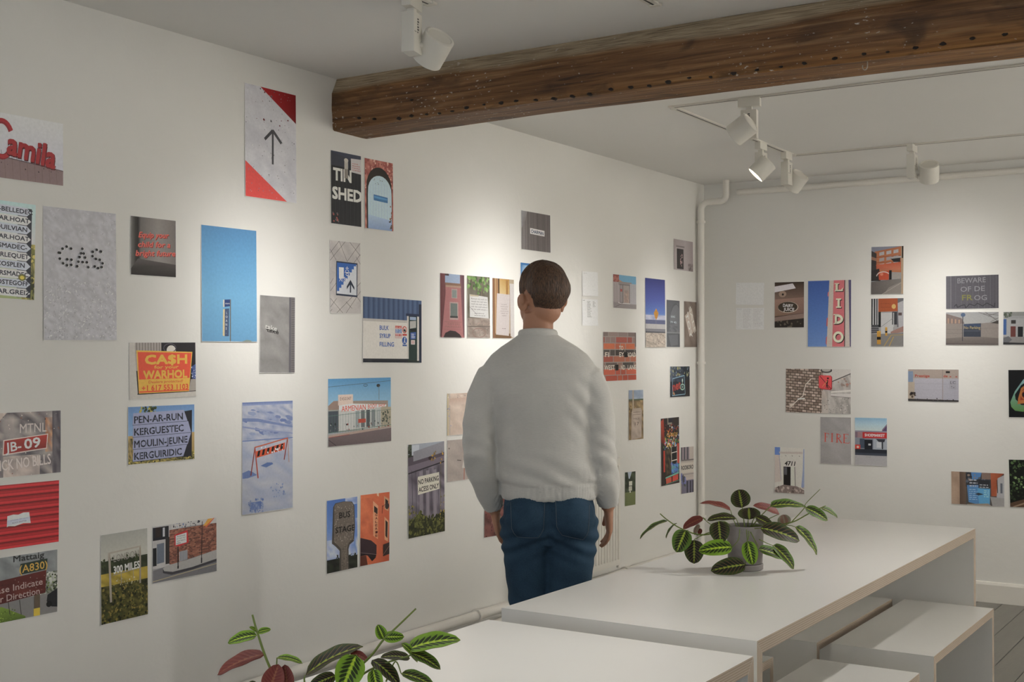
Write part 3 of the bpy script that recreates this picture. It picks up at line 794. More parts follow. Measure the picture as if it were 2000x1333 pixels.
@pr('L', -25, 118.5, 807, 802, 938, 923, 'print of a rusty plate with red sign reading JB-09, at left edge', 154)
def _(P):
    P.mottle(['8c8583', '5f5a5d', '6f686a', 'a39a95', '4f4b51'], 9, 9)
    P.p([(0, 0), (.25, 0), (.15, .12), (0, .2)], 'a89c94'); P.mottle(['a06a4a', '7b5a4b', 'b08a6c', '8f8078'], 3, 6, .78, .1, .92, .65); P.mottle(['b0a49d', '9b908b', '8a7f7c'], 8, 4, .2, .68, .7, 1); P.mottle(['5a555b', '6b656a', '4a464d'], 3, 9, .88, 0, 1, 1)
    P.sc(60, 0, 0, 1, 1, .012, ['7a5544', '3f3a3d', 'b9aea7'])
    P.t('MTNL', .61, .25, .15, 'aaa29f', w=.37, b=.01); P.t('STICK NO BILLS', .44, .79, .17, 'b5adaa', w=.83, rot=3, b=.01)
    P.p([(.20, .42), (.82, .36), (.80, .60), (.19, .66)], 'b9aaa4'); P.p([(.215, .435), (.805, .375), (.79, .585), (.205, .64)], ['8c2a22', 'a6362b', '7b2822', '93302a'])
    P.t('JB-', .335, .525, .15, 'cbc2bd', w=.21, rot=4, b=.02); P.t('09', .595, .49, .16, 'd2c9c4', w=.22, rot=4, b=.03)
@pr('L', -50, 115.5, 953, 937, 1082, 1059.5, 'print of a red ribbed metal shutter with a torn white note', 150)
def _(P):
    P.r(0, 0, 1, 1, 'a1131f')
    for i in range(9):
        y = i * .118 - .02; k = .0
        P.p([(0, y + .02), (1, y + .02), (1, y + .055), (0, y + .055)], ['8b0e19', '8b0e19', 'c01f2b', 'c01f2b'], i == 0)
        P.p([(0, y + .055), (1, y + .055), (1, y + .085), (0, y + .085)], ['c01f2b', 'c01f2b', '99111c', '99111c'], False)
        P.p([(0, y + .085), (1, y + .085), (1, y + .10), (0, y + .10)], '52080f', False); P.p([(0, y + .108), (1, y + .108), (1, y + .115), (0, y + .115)], '5d0a11', False)
    P.p([(.37, .49), (.44, .475), (.50, .485), (.56, .46), (.63, .465), (.645, .60), (.65, .64), (.56, .63), (.46, .66), (.385, .65), (.365, .66)], 'aeb0ba')
    P.p([(.37, .56), (.64, .54), (.645, .61), (.37, .64)], ['9ea1b1', '9ea1b1', 'a9abb8', 'a9abb8']); P.t('please do not', .51, .555, .022, '7c7d8b', w=.2, rot=3); P.t('BLOCK SHUTTER', .515, .60, .024, '5c5d6b', w=.17, rot=3)
@pr('L', -60, 112, 1098, 1073.4, 1231, 1195, 'print of a worn red road sign asking drivers to indicate, at lower left', 147)
def _(P):
    P.r(0, 0, 1, .38, '777a7a'); P.mottle(['707374', '84878a', '666a6b'], 10, 4, 0, 0, .98, .36)
    P.t('Mattaig', .66, .045, .10, '2c2d2e', w=.36, b=.025); P.p([(.56, .14), (.88, .12), (.875, .29), (.555, .31)], '26332b'); P.t('(A830)', .715, .215, .125, 'ab8b33', w=.33, rot=1.5, b=.012)
    P.r(0, .37, 1, .42, '2a2a2c'); P.mottle(['565949', '8b8d86', '39402d', 'a2a49e'], 7, 7, .8, .34, 1, .72); P.sc(60, .82, .34, 1, .62, .02, ['3a4a2a', '5d6b3f', 'a6a89f', '28301f'])
    P.r(0, .68, 1, 1, '6e6c6c'); P.p([(0, .72), (.35, .76), (.62, .97), (.62, 1), (0, 1)], ['5c7422', '6b8228', '55691f', '4a5d1c', '4d601e']); P.sc(120, 0, .8, .5, 1, .012, ['7b9130', '485a1b', '63782a'])
    P.p([(.88, .70), (1, .62), (1, .92), (.93, .90), (.87, .80)], '1d1f24'); P.e(.90, .85, .035, .05, '0f1013')
    for x in (.30, .42, .55): P.l(x, .70, x + .02, .86 + (x - .3) * .3, .012, '33302e')
    P.r(.72, .66, .79, .98, '55493c'); P.r(.715, .88, .79, 1, 'b49a1e')
    P.p([(0, .385), (.865, .30), (.855, .66), (0, .745)], ['4a1d1c', '5a2521', '4f201e', '46191a']); P.mottle(['4a1d1c', '55231f', '5f2a24'], 8, 4, .02, .42, .84, .62)
    P.t('Please Indicate', .49, .485, .105, '968480', w=.66, rot=2.2, b=.008); P.t('Your Direction', .47, .625, .105, '968480', w=.63, rot=2.2, b=.008); P.sc(50, 0, .36, .85, .72, .008, ['8c7a74', '35100f'])
@pr('L', 195.2, 287.5, 1045.5, 1031.6, 1223, 1200.5, 'small tall print of a LONDON 300 MILES frame sign in a meadow', 148)
def _(P):
    P.grad([(0, '8a8a85'), (.28, '9b9a92'), (.33, '8f8e86')])
    P.mottle(['2e3420', '39402a', '232a18'], 12, 3, 0, .30, 1, .46); P.sc(50, 0, .28, 1, .38, .02, ['2c3320', '3a4228'])
    P.mottle(['8c7a1f', 'a08c24', '7a6d22'], 10, 4, 0, .44, 1, .60); P.mottle(['3a3a1c', '4f4c22', '2a2c15', '5d5626'], 14, 12, 0, .58, 1, 1)
    P.sc(260, 0, .60, 1, 1, .018, ['2a2d16', '5f5a28', '77692c', '3c4220', '1f2210']); P.sc(30, .25, .52, .8, .6, .01, ['aaa489', '8f8a68'])
    P.l(.17, .22, .20, .77, .030, '8a8278'); P.l(.835, .20, .83, .62, .024, '857c70'); P.l(.15, .215, .85, .195, .018, '8d867c'); P.l(.25, .47, .84, .44, .010, '7b766a'); P.l(.42, .46, .42, .58, .008, '847e70'); P.l(.68, .44, .68, .56, .008, '847e70')
    P.t('LONDON', .53, .275, .085, '7b7770', w=.54, rot=2); P.t('300 MILES', .54, .405, .085, 'c3bca8', w=.56, rot=2, b=.03)
@pr('L', 297, 422.5, 1029, 1010.8, 1141.6, 1116, 'landscape print of a red framed notice before a brick street wall', 151)
def _(P):
    P.r(0, 0, 1, 1, '7f7d80'); P.r(0, 0, .3, .75, '9a9898'); P.r(.0, .02, .24, .24, '24252b'); P.r(.15, .04, .18, .2, 'a3a3a8'); P.r(.04, .02, .12, .22, '2c2320'); P.r(0, .2, .22, .25, '22232a')
    P.p([(.06, .32), (.17, .31), (.17, .66), (.06, .67)], '5d6470'); P.r(0, .38, .055, .7, '1d1e22'); P.r(.19, .22, .25, .7, '2f2c2c')
    P.bricks(.25, .10, 1, .72, 22, 24, ['6f4033', '7d4a3a', '8a5442', '5f382e', '93604c'], '6b5a50', gap=.2)
    P.p([(.28, 0), (1, 0), (1, .10), (.6, .08), (.28, .10)], 'a3a1a0'); P.sc(30, .3, 0, .75, .08, .02, ['5e7193', '7b7a7d', '3b3a40']); P.p([(.78, .12), (.86, .0), (.94, 0), (.84, .12)], 'b68a2e'); P.p([(.8, .15), (.95, .0), (.97, .0), (.84, .15)], 'b35a2e')
    P.p([(0, .78), (.2, .74), (1, .60), (1, 1), (0, 1)], '67666a'); P.p([(.15, .77), (.2, .73), (.6, .68), (1, .60), (1, .78), (.6, .84), (.3, .86), (.17, .82)], '8f8d8c'); P.p([(.15, .78), (.17, .82), (.3, .86), (.6, .84), (1, .77), (1, .82), (.6, .885), (.28, .91), (.15, .85)], '3e3d42')
    P.l(0, .97, 1, .86, .012, '9a8f72')
    P.p([(.40, .52), (.53, .51), (.53, .68), (.40, .70)], '8e9096')
    for i in range(6): P.l(.42 + i * .02, .52, .42 + i * .02, .69, .008, '3b3c42', i == 0)
    P.p([(.325, .20), (.53, .15), (.55, .38), (.40, .42), (.33, .40)], 'a8272c'); P.p([(.345, .22), (.515, .19), (.515, .37), (.345, .39)], 'c3c1c2')
    for i, s in enumerate(('PLEASE', 'DO NOT PUT', 'ANY WASTE', 'HERE')): P.t(s, .43 - (i == 3) * .04, .235 + i * .042, .025, '4c4a50', w=(.13, .14, .13, .07)[i], rot=2)
    P.l(.38, .42, .38, .80, .022, '1b1b1f'); P.l(.38, .77, .38, .82, .034, '1b1b1f'); P.l(.765, .03, .75, .80, .016, '1f1f24'); P.l(.752, .70, .752, .80, .03, '26262b')
@pr('L', 472.1, 571.5, 786.5, 782, 1006.5, 992.7, 'tall print of an orange striped barrier standing in bluish snow', 184)
def _(P):
    P.grad([(0, '5f74a5'), (.03, '8c97b8'), (.1, 'a9aebf'), (.5, 'a0a8bf'), (1, '8d97b5')])
    P.mottle(['a9adbb', '98a0b8', 'b4b6be', '8791b0'], 10, 10, 0, .03, 1, .36); P.mottle(['b0b2bb', 'a3a8b9', '9aa2b8'], 6, 10, 0, .36, 1, 1)
    P.sc(26, 0, .06, 1, .32, .018, ['7583aa', '8d97b5', '6a7aa6'], asp=3, rot=8); P.p([(0, .14), (.3, .15), (.62, .19), (1, .235), (1, .25), (.6, .21), (.3, .18), (0, .17)], '7483ab'); P.p([(0, .21), (.4, .25), (1, .30), (1, .31), (.4, .265), (0, .225)], '8791b3'); P.l(0, .345, 1, .345, .010, '6d80ac')
    P.p([(.35, .58), (.48, .555), (.58, .56), (.60, .575), (.46, .60)], '5f76a6'); P.p([(0, .63), (.12, .61), (.2, .63), (.28, .66), (.1, .68), (0, .68)], '6a7dab'); P.sc(18, .55, .75, .85, .88, .012, ['7484ad', '8090b6']); P.mottle(['5f75a8', '7384b0', '6f82b0'], 3, 2, .15, .90, .36, .97); P.sc(50, .12, .88, .40, 1, .012, ['6177aa', '8795b6', '7a8ab2'])
    P.l(.23, .41, .90, .345, .011, 'bd5f3c'); P.l(.24, .41, .16, .66, .012, '8f3f35'); P.l(.24, .42, .30, .69, .014, 'b0503a'); P.l(.89, .35, .82, .545, .013, '8f3a33'); P.l(.895, .35, .92, .57, .008, 'b88a74')
    P.p([(.26, .445), (.84, .385), (.83, .45), (.27, .505)], 'c8511d')
    for i in range(6):
        x = .30 + i * .092; y = .445 - i * .0095
        P.p([(x, y), (x + .045, y - .005), (x + .025, y + .045), (x - .02, y + .05)], '1d1a1c', i == 0)
    P.sc(16, .35, .41, .8, .47, .010, ['d8d8da'])
@pr('L', 639.7, 763, 740, 737, 874, 862.5, 'landscape print of a white roadside body shop behind a green fence', 172)
def _(P):
    P.grad([(0, '4f8bb5'), (.4, '86aec6'), (1, '9a8f88')])
    P.l(0, .12, 1, .05, .006, '4c5760'); P.ring(.58, .11, .035, .02, .008, '3f454c'); P.e(.79, .12, .03, .025, '2d2f33'); P.l(.80, .12, .80, .34, .010, '6a645e')
    P.p([(0, .40), (.08, .33), (.20, .33), (.20, .48), (0, .48)], '8f7a70'); P.p([(.38, .34), (.95, .36), (.95, .46), (.38, .46)], '97867c')
    P.r(.15, .24, .38, .40, 'cbb7ad'); P.t('E450347', .265, .30, .05, '8a6a62', w=.17)
    P.r(0, .46, 1, .80, '8f8f8b'); P.r(.16, .44, .40, .78, 'b5b5b3'); P.r(.40, .46, .83, .78, 'aeb0ae'); P.r(.83, .46, 1, .8, 'a59c88'); P.r(0, .48, .15, .80, '4a525b')
    for i in range(5): P.r(.42 + i * .085, .49, .48 + i * .085, .75, ('8f9698', '6a6e70', '54585c', '7d8386', 'a4a8a8')[i], i == 0)
    P.r(.46, .62, .58, .68, 'b5472c'); P.sc(40, .02, .66, .98, .78, .018, ['3e4246', '8e3b30', '6a6d70', 'a7a7a4', '2c3034']); P.sc(26, .84, .52, .98, .68, .02, ['5a5d50', '3e4440'])
    P.p([(.16, .40), (.36, .38), (.92, .42), (.92, .45), (.37, .50), (.16, .47)], 'd8d2cd'); P.t('ARMENIAN', .39, .445, .085, 'c8523a', w=.38, rot=1, b=.01); P.t('BODY', .69, .435, .07, 'c8523a', w=.15, rot=1, b=.01); P.t('SHOP', .845, .43, .045, 'c8523a', w=.11, b=.01)
    for i in range(24): P.l(.01 + i * .042, .52, .01 + i * .042, .81, .004, '55726a', i == 0)
    P.l(0, .55, 1, .50, .006, '5d7a72'); P.l(0, .80, 1, .74, .008, '5d7a72')
    P.p([(0, .83), (1, .76), (1, .79), (0, .87)], 'a48f85'); P.l(0, .87, .32, .845, .014, 'a3463c'); P.p([(0, .87), (1, .79), (1, 1), (0, 1)], ['6b5d5e', '75686a', '6b6062', '5f5355']); P.l(0, .90, .12, 1, .012, '3f373a'); P.l(.8, .80, 1, .78, .012, 'a89f9b')
@pr('L', 637.2, 697.7, 978.6, 969.6, 1121.8, 1109, 'tall print of a concrete BUS STAGE paddle against blue sky', 157)
def _(P):
    P.grad([(0, '4468a6'), (.4, '5b7bb0'), (.8, '8b98b5'), (1, '6d7280')])
    P.mottle(['b3b7c4', '8d99ba', '5d7ab0'], 5, 4, .55, .3, 1, .8); P.mottle(['8e99b5', 'a7aec0', '7e8db2'], 4, 4, 0, .55, .45, .8); P.mottle(['a7adbd', '6a80ae'], 3, 2, .6, 0, 1, .1)
    P.mottle(['23261f', '30342a', '1a1c17'], 8, 4, 0, .82, 1, 1); P.sc(20, .3, .78, 1, .84, .02, ['20231d'])
    P.p([(.20, .10), (.27, .05), (.55, .04), (.82, .06), (.90, .12), (.92, .42), (.88, .62), (.74, .66), (.70, .72), (.72, 1), (.40, 1), (.41, .72), (.28, .65), (.16, .60)], '4a443f')
    P.p([(.24, .09), (.29, .06), (.55, .045), (.80, .065), (.87, .12), (.89, .42), (.85, .59), (.71, .63), (.66, .70), (.69, 1), (.46, 1), (.46, .70), (.34, .635), (.22, .58)], '6a6159')
    P.sc(320, .24, .08, .86, .60, .008, ['8a8178', '4d4640', '756b62', '9a9187']); P.sc(100, .47, .62, .68, 1, .008, ['837a70', '4d4640'])
    P.t('BUS', .57, .225, .085, '211d1b', w=.36, b=.02); P.t('STAGE', .58, .425, .085, '211d1b', w=.62, b=.02)
@pr('L', 703.4, 760.8, 968, 960, 1106.5, 1096.6, 'tall print of an orange facade with a vertical shop sign and awning', 158)
def _(P):
    P.p([(0, 0), (1, 0), (1, 1), (0, 1)], ['c2683f', 'b45a35', 'a24c2c', 'b96238']); P.mottle(['b75f39', 'c06a42', 'ad5733'], 4, 8, .02, .05, .45, .6)
    P.p([(.42, .10), (.60, .18), (.60, .66), (.44, .60)], 'c08a6a'); P.p([(.46, .17), (.58, .22), (.58, .30), (.46, .26)], '3a2c28'); P.p([(.80, .05), (.98, .1), (.96, .28), (.82, .24)], 'b08262'); P.p([(.85, .09), (.95, .13), (.93, .25), (.85, .22)], '2e2625')
    P.p([(.82, .35), (.97, .42), (.95, .72), (.83, .68)], 'b88a68'); P.p([(.86, .40), (.94, .44), (.93, .67), (.86, .63)], '332a28'); P.p([(.55, 0), (.62, 0), (.62, .05), (.55, .03)], 'c29a80')
    P.p([(.47, .27), (.60, .30), (.60, .65), (.48, .62)], 'c4845e')
    for i, ch in enumerate('GALERIE'): P.t(ch, .535 + i * .002, .305 + i * .05, .035, '5b201c', w=.075, b=.03)
    P.l(.74, .18, .74, .30, .008, '2b2422'); P.l(.74, .20, .9, .16, .006, '2b2422'); P.e(.91, .2, .07, .045, '3a2f2e')
    P.p([(.0, .60), (.36, .66), (.55, .74), (.55, .87), (0, .80)], '3a2a30'); P.p([(0, .80), (.55, .87), (.52, .92), (.2, .86), (0, .86)], '2a1d22'); P.p([(0, .86), (.2, .865), (.25, 1), (0, 1)], '5a2f22'); P.p([(.25, .87), (.52, .92), (.4, .96)], '211a1c'); P.p([(.78, .75), (1, .73), (1, .9), (.78, .92)], '3a2c2b'); P.l(.78, .9, 1, .78, .006, '8c6a58'); P.l(.0, .81, .55, .875, .006, '7d6a6a')
@pr('L', 645, 704.7, 293, 304.8, 436.4, 444.8, 'tall print of a black shed wall lettered TIN SHED', 157)
def _(P):
    P.r(0, 0, 1, 1, '26272b')
    for i in range(16): P.r(i / 16, .06, i / 16 + .03, 1, ('303135', '2b2c30')[i % 2], i == 0)
    P.r(0, 0, 1, .09, '3c4150'); P.p([(0, .02), (.62, .07), (.6, .2), (0, .2)], '3a3d47')
    P.p([(.66, .06), (1, .05), (1, .26), (.66, .25)], 'a9a5a5'); P.lines(.7, .12, .98, 4, .03, .012, 'a47272'); P.r(.44, .10, .56, .30, '9a968f'); P.e(.5, .10, .07, .03, 'a39f98'); P.e(.5, .31, .06, .03, '6a655f')
    P.t('TIN', .37, .31, .17, 'bdb9b3', w=.58, b=.05); P.t('SHED', .53, .57, .165, 'bdb9b3', w=.96, b=.05); P.r(.44, .22, .56, .35, '7b756d')
    P.sc(10, .05, .85, .25, .97, .02, ['77706c', '5d5a5c', '98514c'])
@pr('L', 711, 767, 307.8, 319, 446, 453, 'tall print of a pale blue arched door in brick', 157)
def _(P):
    P.mottle(['8a4a44', '9f5f55', '7b3f3b', 'b07c6e'], 9, 18); P.sc(160, 0, 0, 1, .5, .02, ['a8746a', '77403a', 'bb9a8c', '8f5148'])
    a = [(.06, 1), (.05, .5)] + [(.5 - .45 * math.cos(t), .40 - .30 * math.sin(t)) for t in [i * .2618 for i in range(1, 12)]] + [(.95, .5), (.95, 1)]
    P.p(a, '2f2926')
    b = [(.10, 1), (.10, .5)] + [(.52 - .42 * math.cos(t), .46 - .24 * math.sin(t)) for t in [i * .2618 for i in range(1, 12)]] + [(.94, .5), (.94, 1)]
    P.p(b, '9fb1c9')
    for i in range(8): P.l(.18 + i * .1, .3 + abs(i - 3.5) * .02, .18 + i * .1, 1, .004, '8799b5', i == 0)
    P.p([(.10, .8), (.94, .85), (.94, 1), (.10, 1)], ['96a9c3', '8c9fbb', '7386a8', '7c8fb0'])
    P.p([(.30, .50), (.80, .52), (.80, .60), (.30, .585)], '3d6d98'); P.p([(.32, .52), (.78, .54), (.78, .565), (.32, .55)], '4f86ae'); P.sc(12, .3, .25, .7, .36, .008, ['55585c']); P.sc(16, .85, .62, .95, .98, .02, ['4e4a48', '7d5c50'])
@pr('L', 643, 703.3, 468.4, 475, 612, 613.6, 'tall print of a blue stairs sign on diagonal white tiles', 175)
def _(P):
    P.mottle(['b3aeac', 'aaa5a4', 'bab5b2'], 5, 9)
    for (a, b, c, d) in ((0, .18, .3, 0), (0, .28, .5, 0), (.55, .28, 1, 0), (.65, .36, 1, .16), (0, .70, .2, .58), (.3, 0, .55, .27), (.65, 0, 1, .18), (0, .12, .2, .27), (0, .6, .1, .52), (.2, 1, .75, .75), (.5, 1, 1, .68), (.0, .8, .4, 1), (.5, .84, .7, .93), (.88, .62, 1, .56), (.85, .75, 1, .84), (.0, .92, .2, .8), (.85, .2, 1, .3), (0, .98, .05, .95)): P.l(a, b, c, d, .006, '5a5554')
    P.p([(.20, .28), (.90, .29), (.88, .77), (.18, .755)], '2f3a50'); P.p([(.225, .30), (.87, .31), (.855, .745), (.205, .73)], 'c0c3c9')
    st = [(.225, .30), (.86, .305)]
    for i in range(9): st += [(.845 - i * .07, .335 + i * .045), (.775 - i * .07, .335 + i * .045)]
    P.p(st + [(.21, .73)], '2c62a8')
    P.t('1', .36, .435, .145, 'd0d5de', w=.13, b=.06)
    for a in ((.50, .37, .60, .37), (.53, .385, .49, .42), (.56, .385, .61, .42), (.47, .43, .63, .43), (.55, .345, .55, .365)): P.l(*a, .010, 'd0d5de')
    P.ring(.55, .455, .05, .022, .010, 'd0d5de')
    for a in ((.29, .52, .37, .52), (.33, .525, .29, .56), (.335, .53, .37, .555), (.385, .51, .385, .565), (.42, .515, .50, .515), (.44, .50, .48, .50), (.52, .505, .52, .565)): P.l(*a, .009, 'd0d5de')
    P.ring(.46, .545, .03, .018, .008, 'd0d5de')
    P.l(.655, .57, .65, .71, .026, '2a3346'); P.p([(.655, .53), (.78, .63), (.78, .67), (.655, .585), (.53, .665), (.53, .625)], '2a3346')
@pr('L', 708, 823, 578.8, 587, 708.7, 709.8, 'landscape print of a white hoarding lettered BULK SYRUP FILLING', 175)
def _(P):
    P.r(0, 0, 1, .34, '4b5f80')
    for i in range(24): P.r(i / 24, 0, i / 24 + .016, .34, ('3a4c6b', '586c8c')[i % 2], i == 0)
    P.r(0, .33, .75, .94, 'c8c4be'); P.r(0, .33, .75, .37, 'b0aca8'); P.r(0, .94, 1, 1, '1f2430'); P.r(.75, .22, 1, 1, '26302f')
    P.r(.95, .06, 1, 1, '2a3348'); P.r(.72, .22, .96, .26, '2f3a55'); P.r(.74, .26, .77, .94, 'bdb9b4'); P.r(.92, .26, .955, .97, 'bdb9b4'); P.r(.77, .27, .92, .96, '243b38'); P.r(.79, .27, .9, .32, '8fa0b8'); P.p([(.79, .34), (.90, .33), (.90, .44), (.79, .46)], 'aaa9a6'); P.r(.80, .46, .9, .50, '1d2426')
    P.p([(.80, .52), (.90, .51), (.895, .62), (.80, .63)], '3a5a9b'); P.lines(.815, .54, .885, 4, .02, .008, 'c0c8da', .1); P.r(.81, .64, .88, .71, 'c4bcba'); P.lines(.82, .655, .87, 3, .016, .007, 'a85550')
    P.r(.53, .42, .65, .62, 'bfa9a6'); P.r(.535, .425, .645, .46, 'bb4a3c'); P.r(.535, .475, .645, .535, '5d7cae'); P.r(.535, .55, .645, .585, 'b94c40'); P.lines(.54, .44, .64, 9, .019, .006, 'd5cfce', .1)
    P.ring(.695, .48, .04, .055, .014, 'b93c33'); P.l(.67, .45, .72, .51, .012, 'b93c33'); P.sc(6, .68, .46, .71, .50, .018, ['3a3634']); P.r(.66, .545, .735, .575, 'b5433a')
    P.e(.695, .65, .042, .06, '2f5a9d'); P.e(.70, .615, .01, .014, 'd6dbe4'); P.l(.70, .63, .695, .66, .02, 'd6dbe4'); P.l(.695, .66, .68, .69, .012, 'd6dbe4'); P.l(.697, .66, .712, .69, .012, 'd6dbe4'); P.r(.66, .715, .735, .74, '4b6ea5')
    for s, y, w in (('BULK', .46, .15), ('SYRUP', .585, .18), ('FILLING', .715, .24)): P.t(s, .27 + w / 2, y, .07, '5274b3', w=w, b=.02)
@pr('L', 858.5, 906.4, 533, 537.5, 659.7, 660.8, 'narrow tall print of a pink house with grey shutters, first of three', 227)
def _(P):
    P.r(0, 0, 1, 1, 'b97e7e'); P.p([(0, 0), (.2, 0), (.22, .3), (.05, 1), (0, 1)], ['7d4a50', '8f5a5c', '7b4a50', '6d3f45', '6a3d42']); P.p([(.82, 0), (1, 0), (1, 1), (.94, .95)], ['8f6a72', '77525a', '7d575f', '96686c'])
    P.r(.20, .0, .82, .15, 'a9bbd6'); P.r(.2, 0, .36, .03, '5a4a4c'); P.p([(.2, .14), (.84, .14), (.86, .2), (.22, .2)], '9b7a66'); P.r(.22, .18, .86, .21, 'b89a86')
    P.r(.46, .23, .70, .38, 'b5a29c'); P.r(.49, .25, .67, .37, '8f9894'); P.r(.38, .44, .74, .72, 'bba39d'); P.r(.42, .46, .70, .69, '7d8581'); P.r(.40, .66, .72, .69, '4e4c4c')
    P.t('CAFE DES', .55, .785, .03, '96756c', w=.5); P.t('MAGNOLIES', .52, .83, .03, '96756c', w=.66); P.r(.15, .75, .88, .76, 'a87a74'); P.r(.12, .87, .88, .875, 'a4706d')
    P.p([(.12, 1), (.2, .93), (.4, .89), (.62, .90), (.8, .95), (.88, 1)], '4a3f40')
@pr('L', 911.2, 956, 538, 541.4, 660.4, 661.3, 'narrow tall print of a white notice under vine leaves, middle of three', 240)
def _(P):
    P.mottle(['857f74', '6f6a5e', '96907f', '77705f'], 6, 8, 0, 0, 1, .7); P.mottle(['b09f95', 'a3948a', 'bdafa4', '978a80'], 8, 8, 0, .68, 1, 1)
    P.sc(50, 0, 0, 1, .22, .04, ['6f9c4b', '87b060', '517a38', 'a0bf7a']); P.sc(16, .4, .1, .75, .3, .03, ['6f9350', '8aa86a']); P.l(.66, .02, .62, .34, .008, 'a58a78'); P.sc(80, 0, .7, 1, 1, .012, ['b7aaa1', '8b7f78', 'c3a79e']); P.l(0, .82, 1, .81, .012, '7b6f69'); P.ring(.5, .92, .3, .08, .012, 'a4867c')
    P.p([(.10, .30), (.90, .33), (.94, .68), (.10, .665)], 'dcdad8'); P.p([(.12, .30), (.5, .31), (.5, .33), (.12, .33)], 'c8bca2')
    P.up()
    for i in range(5): P.t('Remark tha wall which see'[i:i + 19], .52, .37 + i * .042, .022, '55504e', w=.7, rot=-1, sh=.15)
    P.lines(.3, .60, .8, 2, .035, .008, '8a8583'); P.l(.1, .5, .4, .62, .006, '6b6460')
@pr('L', 961, 1003.4, 542.7, 546.4, 661.3, 662, 'narrow tall print of a white notice on yellow door, beside the head', 240)
def _(P):
    P.r(0, 0, 1, 1, 'cbb9a0'); P.r(0, 0, .1, 1, '9a6f4f'); P.r(.1, 0, .15, 1, 'c9a87c'); P.r(.15, 0, .32, .93, 'b78f66'); P.r(.26, 0, .31, .96, '5c4638'); P.p([(.32, 0), (.78, 0), (.78, .25), (.32, .27)], ['d8b26a', 'c99a4c', 'd9ba7a', 'e0c894']); P.r(.62, .02, .72, .26, 'b98a45'); P.r(.10, .92, .85, 1, '8a6a48')
    P.p([(.20, .25), (.80, .26), (.74, .96), (.14, .94)], 'd9cfcd'); P.p([(.80, .07), (1, .07), (1, 1), (.82, .96)], 'e0dad8'); P.l(.80, .1, .81, .97, .008, 'a98a74')
    for i, s in enumerate(('DO NOT', 'DISTURB', 'PLEASE', 'GOING IN AN', 'UNIT IN', 'NEED')): P.t(s, .53, .43 + i * .038, .016, '8a807c', w=(.26, .32, .26, .38, .3, .2)[i])
    P.lines(.42, .835, .6, 1, .03, .008, '8a807c', 0)
@pr('L', 1017.5, 1074.3, 410.7, 420.5, 487, 494.9, 'print of a CHAIRMAN nameplate on dark timber boards, above the head', 184)
def _(P):
    P.hgrad([(0, '8a8685'), (.2, '746e6d'), (.5, '6a6362'), (.8, '6f6867'), (1, '777070')])
    for i in range(26): P.l(i / 26 + P.rnd.uniform(0, .02), 0, i / 26 + P.rnd.uniform(0, .03), 1, P.rnd.uniform(.008, .022), P.rnd.choice(['5c5554', '807877', '4f4948', '6b6463']), i == 0)
    P.p([(0, 0), (.2, 0), (.1, .35), (0, .45)], ['98979a', '8a8786', '7b7675', '88858a'])
    P.p([(.29, .42), (.79, .44), (.79, .59), (.29, .57)], 'd2d0cf'); P.t('CHAIRMAN', .54, .505, .095, '2f4a68', w=.43, rot=-2, b=.03)
@pr('L', 1016, 1074, 512.5, 519.4, 600, 604, 'print of blue sky with clouds, mostly hidden behind the head', 225)
def _(P):
    P.grad([(0, '3f87c4'), (.4, '6fa6d4'), (1, '9dbdd8')]); P.mottle(['7fb2dc', 'c0d5e6', '4f92cb'], 5, 5, .05, .05, .9, .9); P.sc(20, .3, .0, .9, .15, .03, ['c9c0b8', '6d6a66'])
@pr('L', 795.7, 867.2, 868.7, 861.6, 1053.8, 1038.3, 'tall print of a white parking notice on a weathered grey gate', 167)
def _(P):
    P.r(0, 0, 1, 1, '5d5560'); P.mottle(['6b6470', '7b7480', '554e59'], 6, 12, 0, .2, 1, 1)
    P.r(0, 0, 1, .12, '8f95a0'); P.sc(26, 0, 0, .1, .15, .03, ['2f352a', '4d5548']); P.r(.1, .01, .3, .12, 'a9aeb6')
    P.p([(.14, .08), (1, .0), (1, .12), (.14, .185)], '83828a'); P.p([(0, .14), (.14, .13), (.14, .185), (1, .125), (1, .2), (0, .28)], '564d58'); P.p([(0, .23), (1, .16), (1, .215), (0, .30)], '6f6672'); P.l(0, .31, 1, .225, .014, '2f2a33'); P.e(.6, .17, .05, .02, '3b2a2e')
    for x in (.1, .2, .32, .42, .52, .62, .72, .82): P.l(x, .28, x + .02, .95, .006, '352f39')
    for x in (.3, .48, .68): P.r(x, .3, x + .09, .9, '827b85')
    P.p([(0, .86), (.3, .74), (.6, .84), (1, .76), (1, 1), (0, 1)], '33341f'); P.sc(220, 0, .80, 1, 1, .02, ['3c4021', '57592b', '2a2c18', '6a6a30']); P.sc(60, .15, .72, .35, .9, .018, ['4a4d28', '62642f']); P.sc(24, 0, .66, .15, .74, .014, ['4f5330', '8a8030'])
    P.l(.9, .2, .86, .9, .005, '6f6a38'); P.sc(14, .62, .1, .95, .24, .014, ['b08a2a', '8a6f35']); P.sc(16, .84, .6, 1, .86, .012, ['a8922f', '6d6a35']); P.sc(6, .6, .33, .7, .38, .014, ['a3872f'])
    P.p([(.245, .37), (.84, .345), (.85, .52), (.25, .55)], 'bdb9ae'); P.p([(.25, .355), (.84, .335), (.84, .36), (.25, .38)], 'bdb9ae'); P.t('NO PARKING', .545, .405, .055, '2b2827', w=.56, rot=2.5, b=.02); P.t('ACESS ONLY', .55, .488, .055, '2b2827', w=.56, rot=2.5, b=.02)
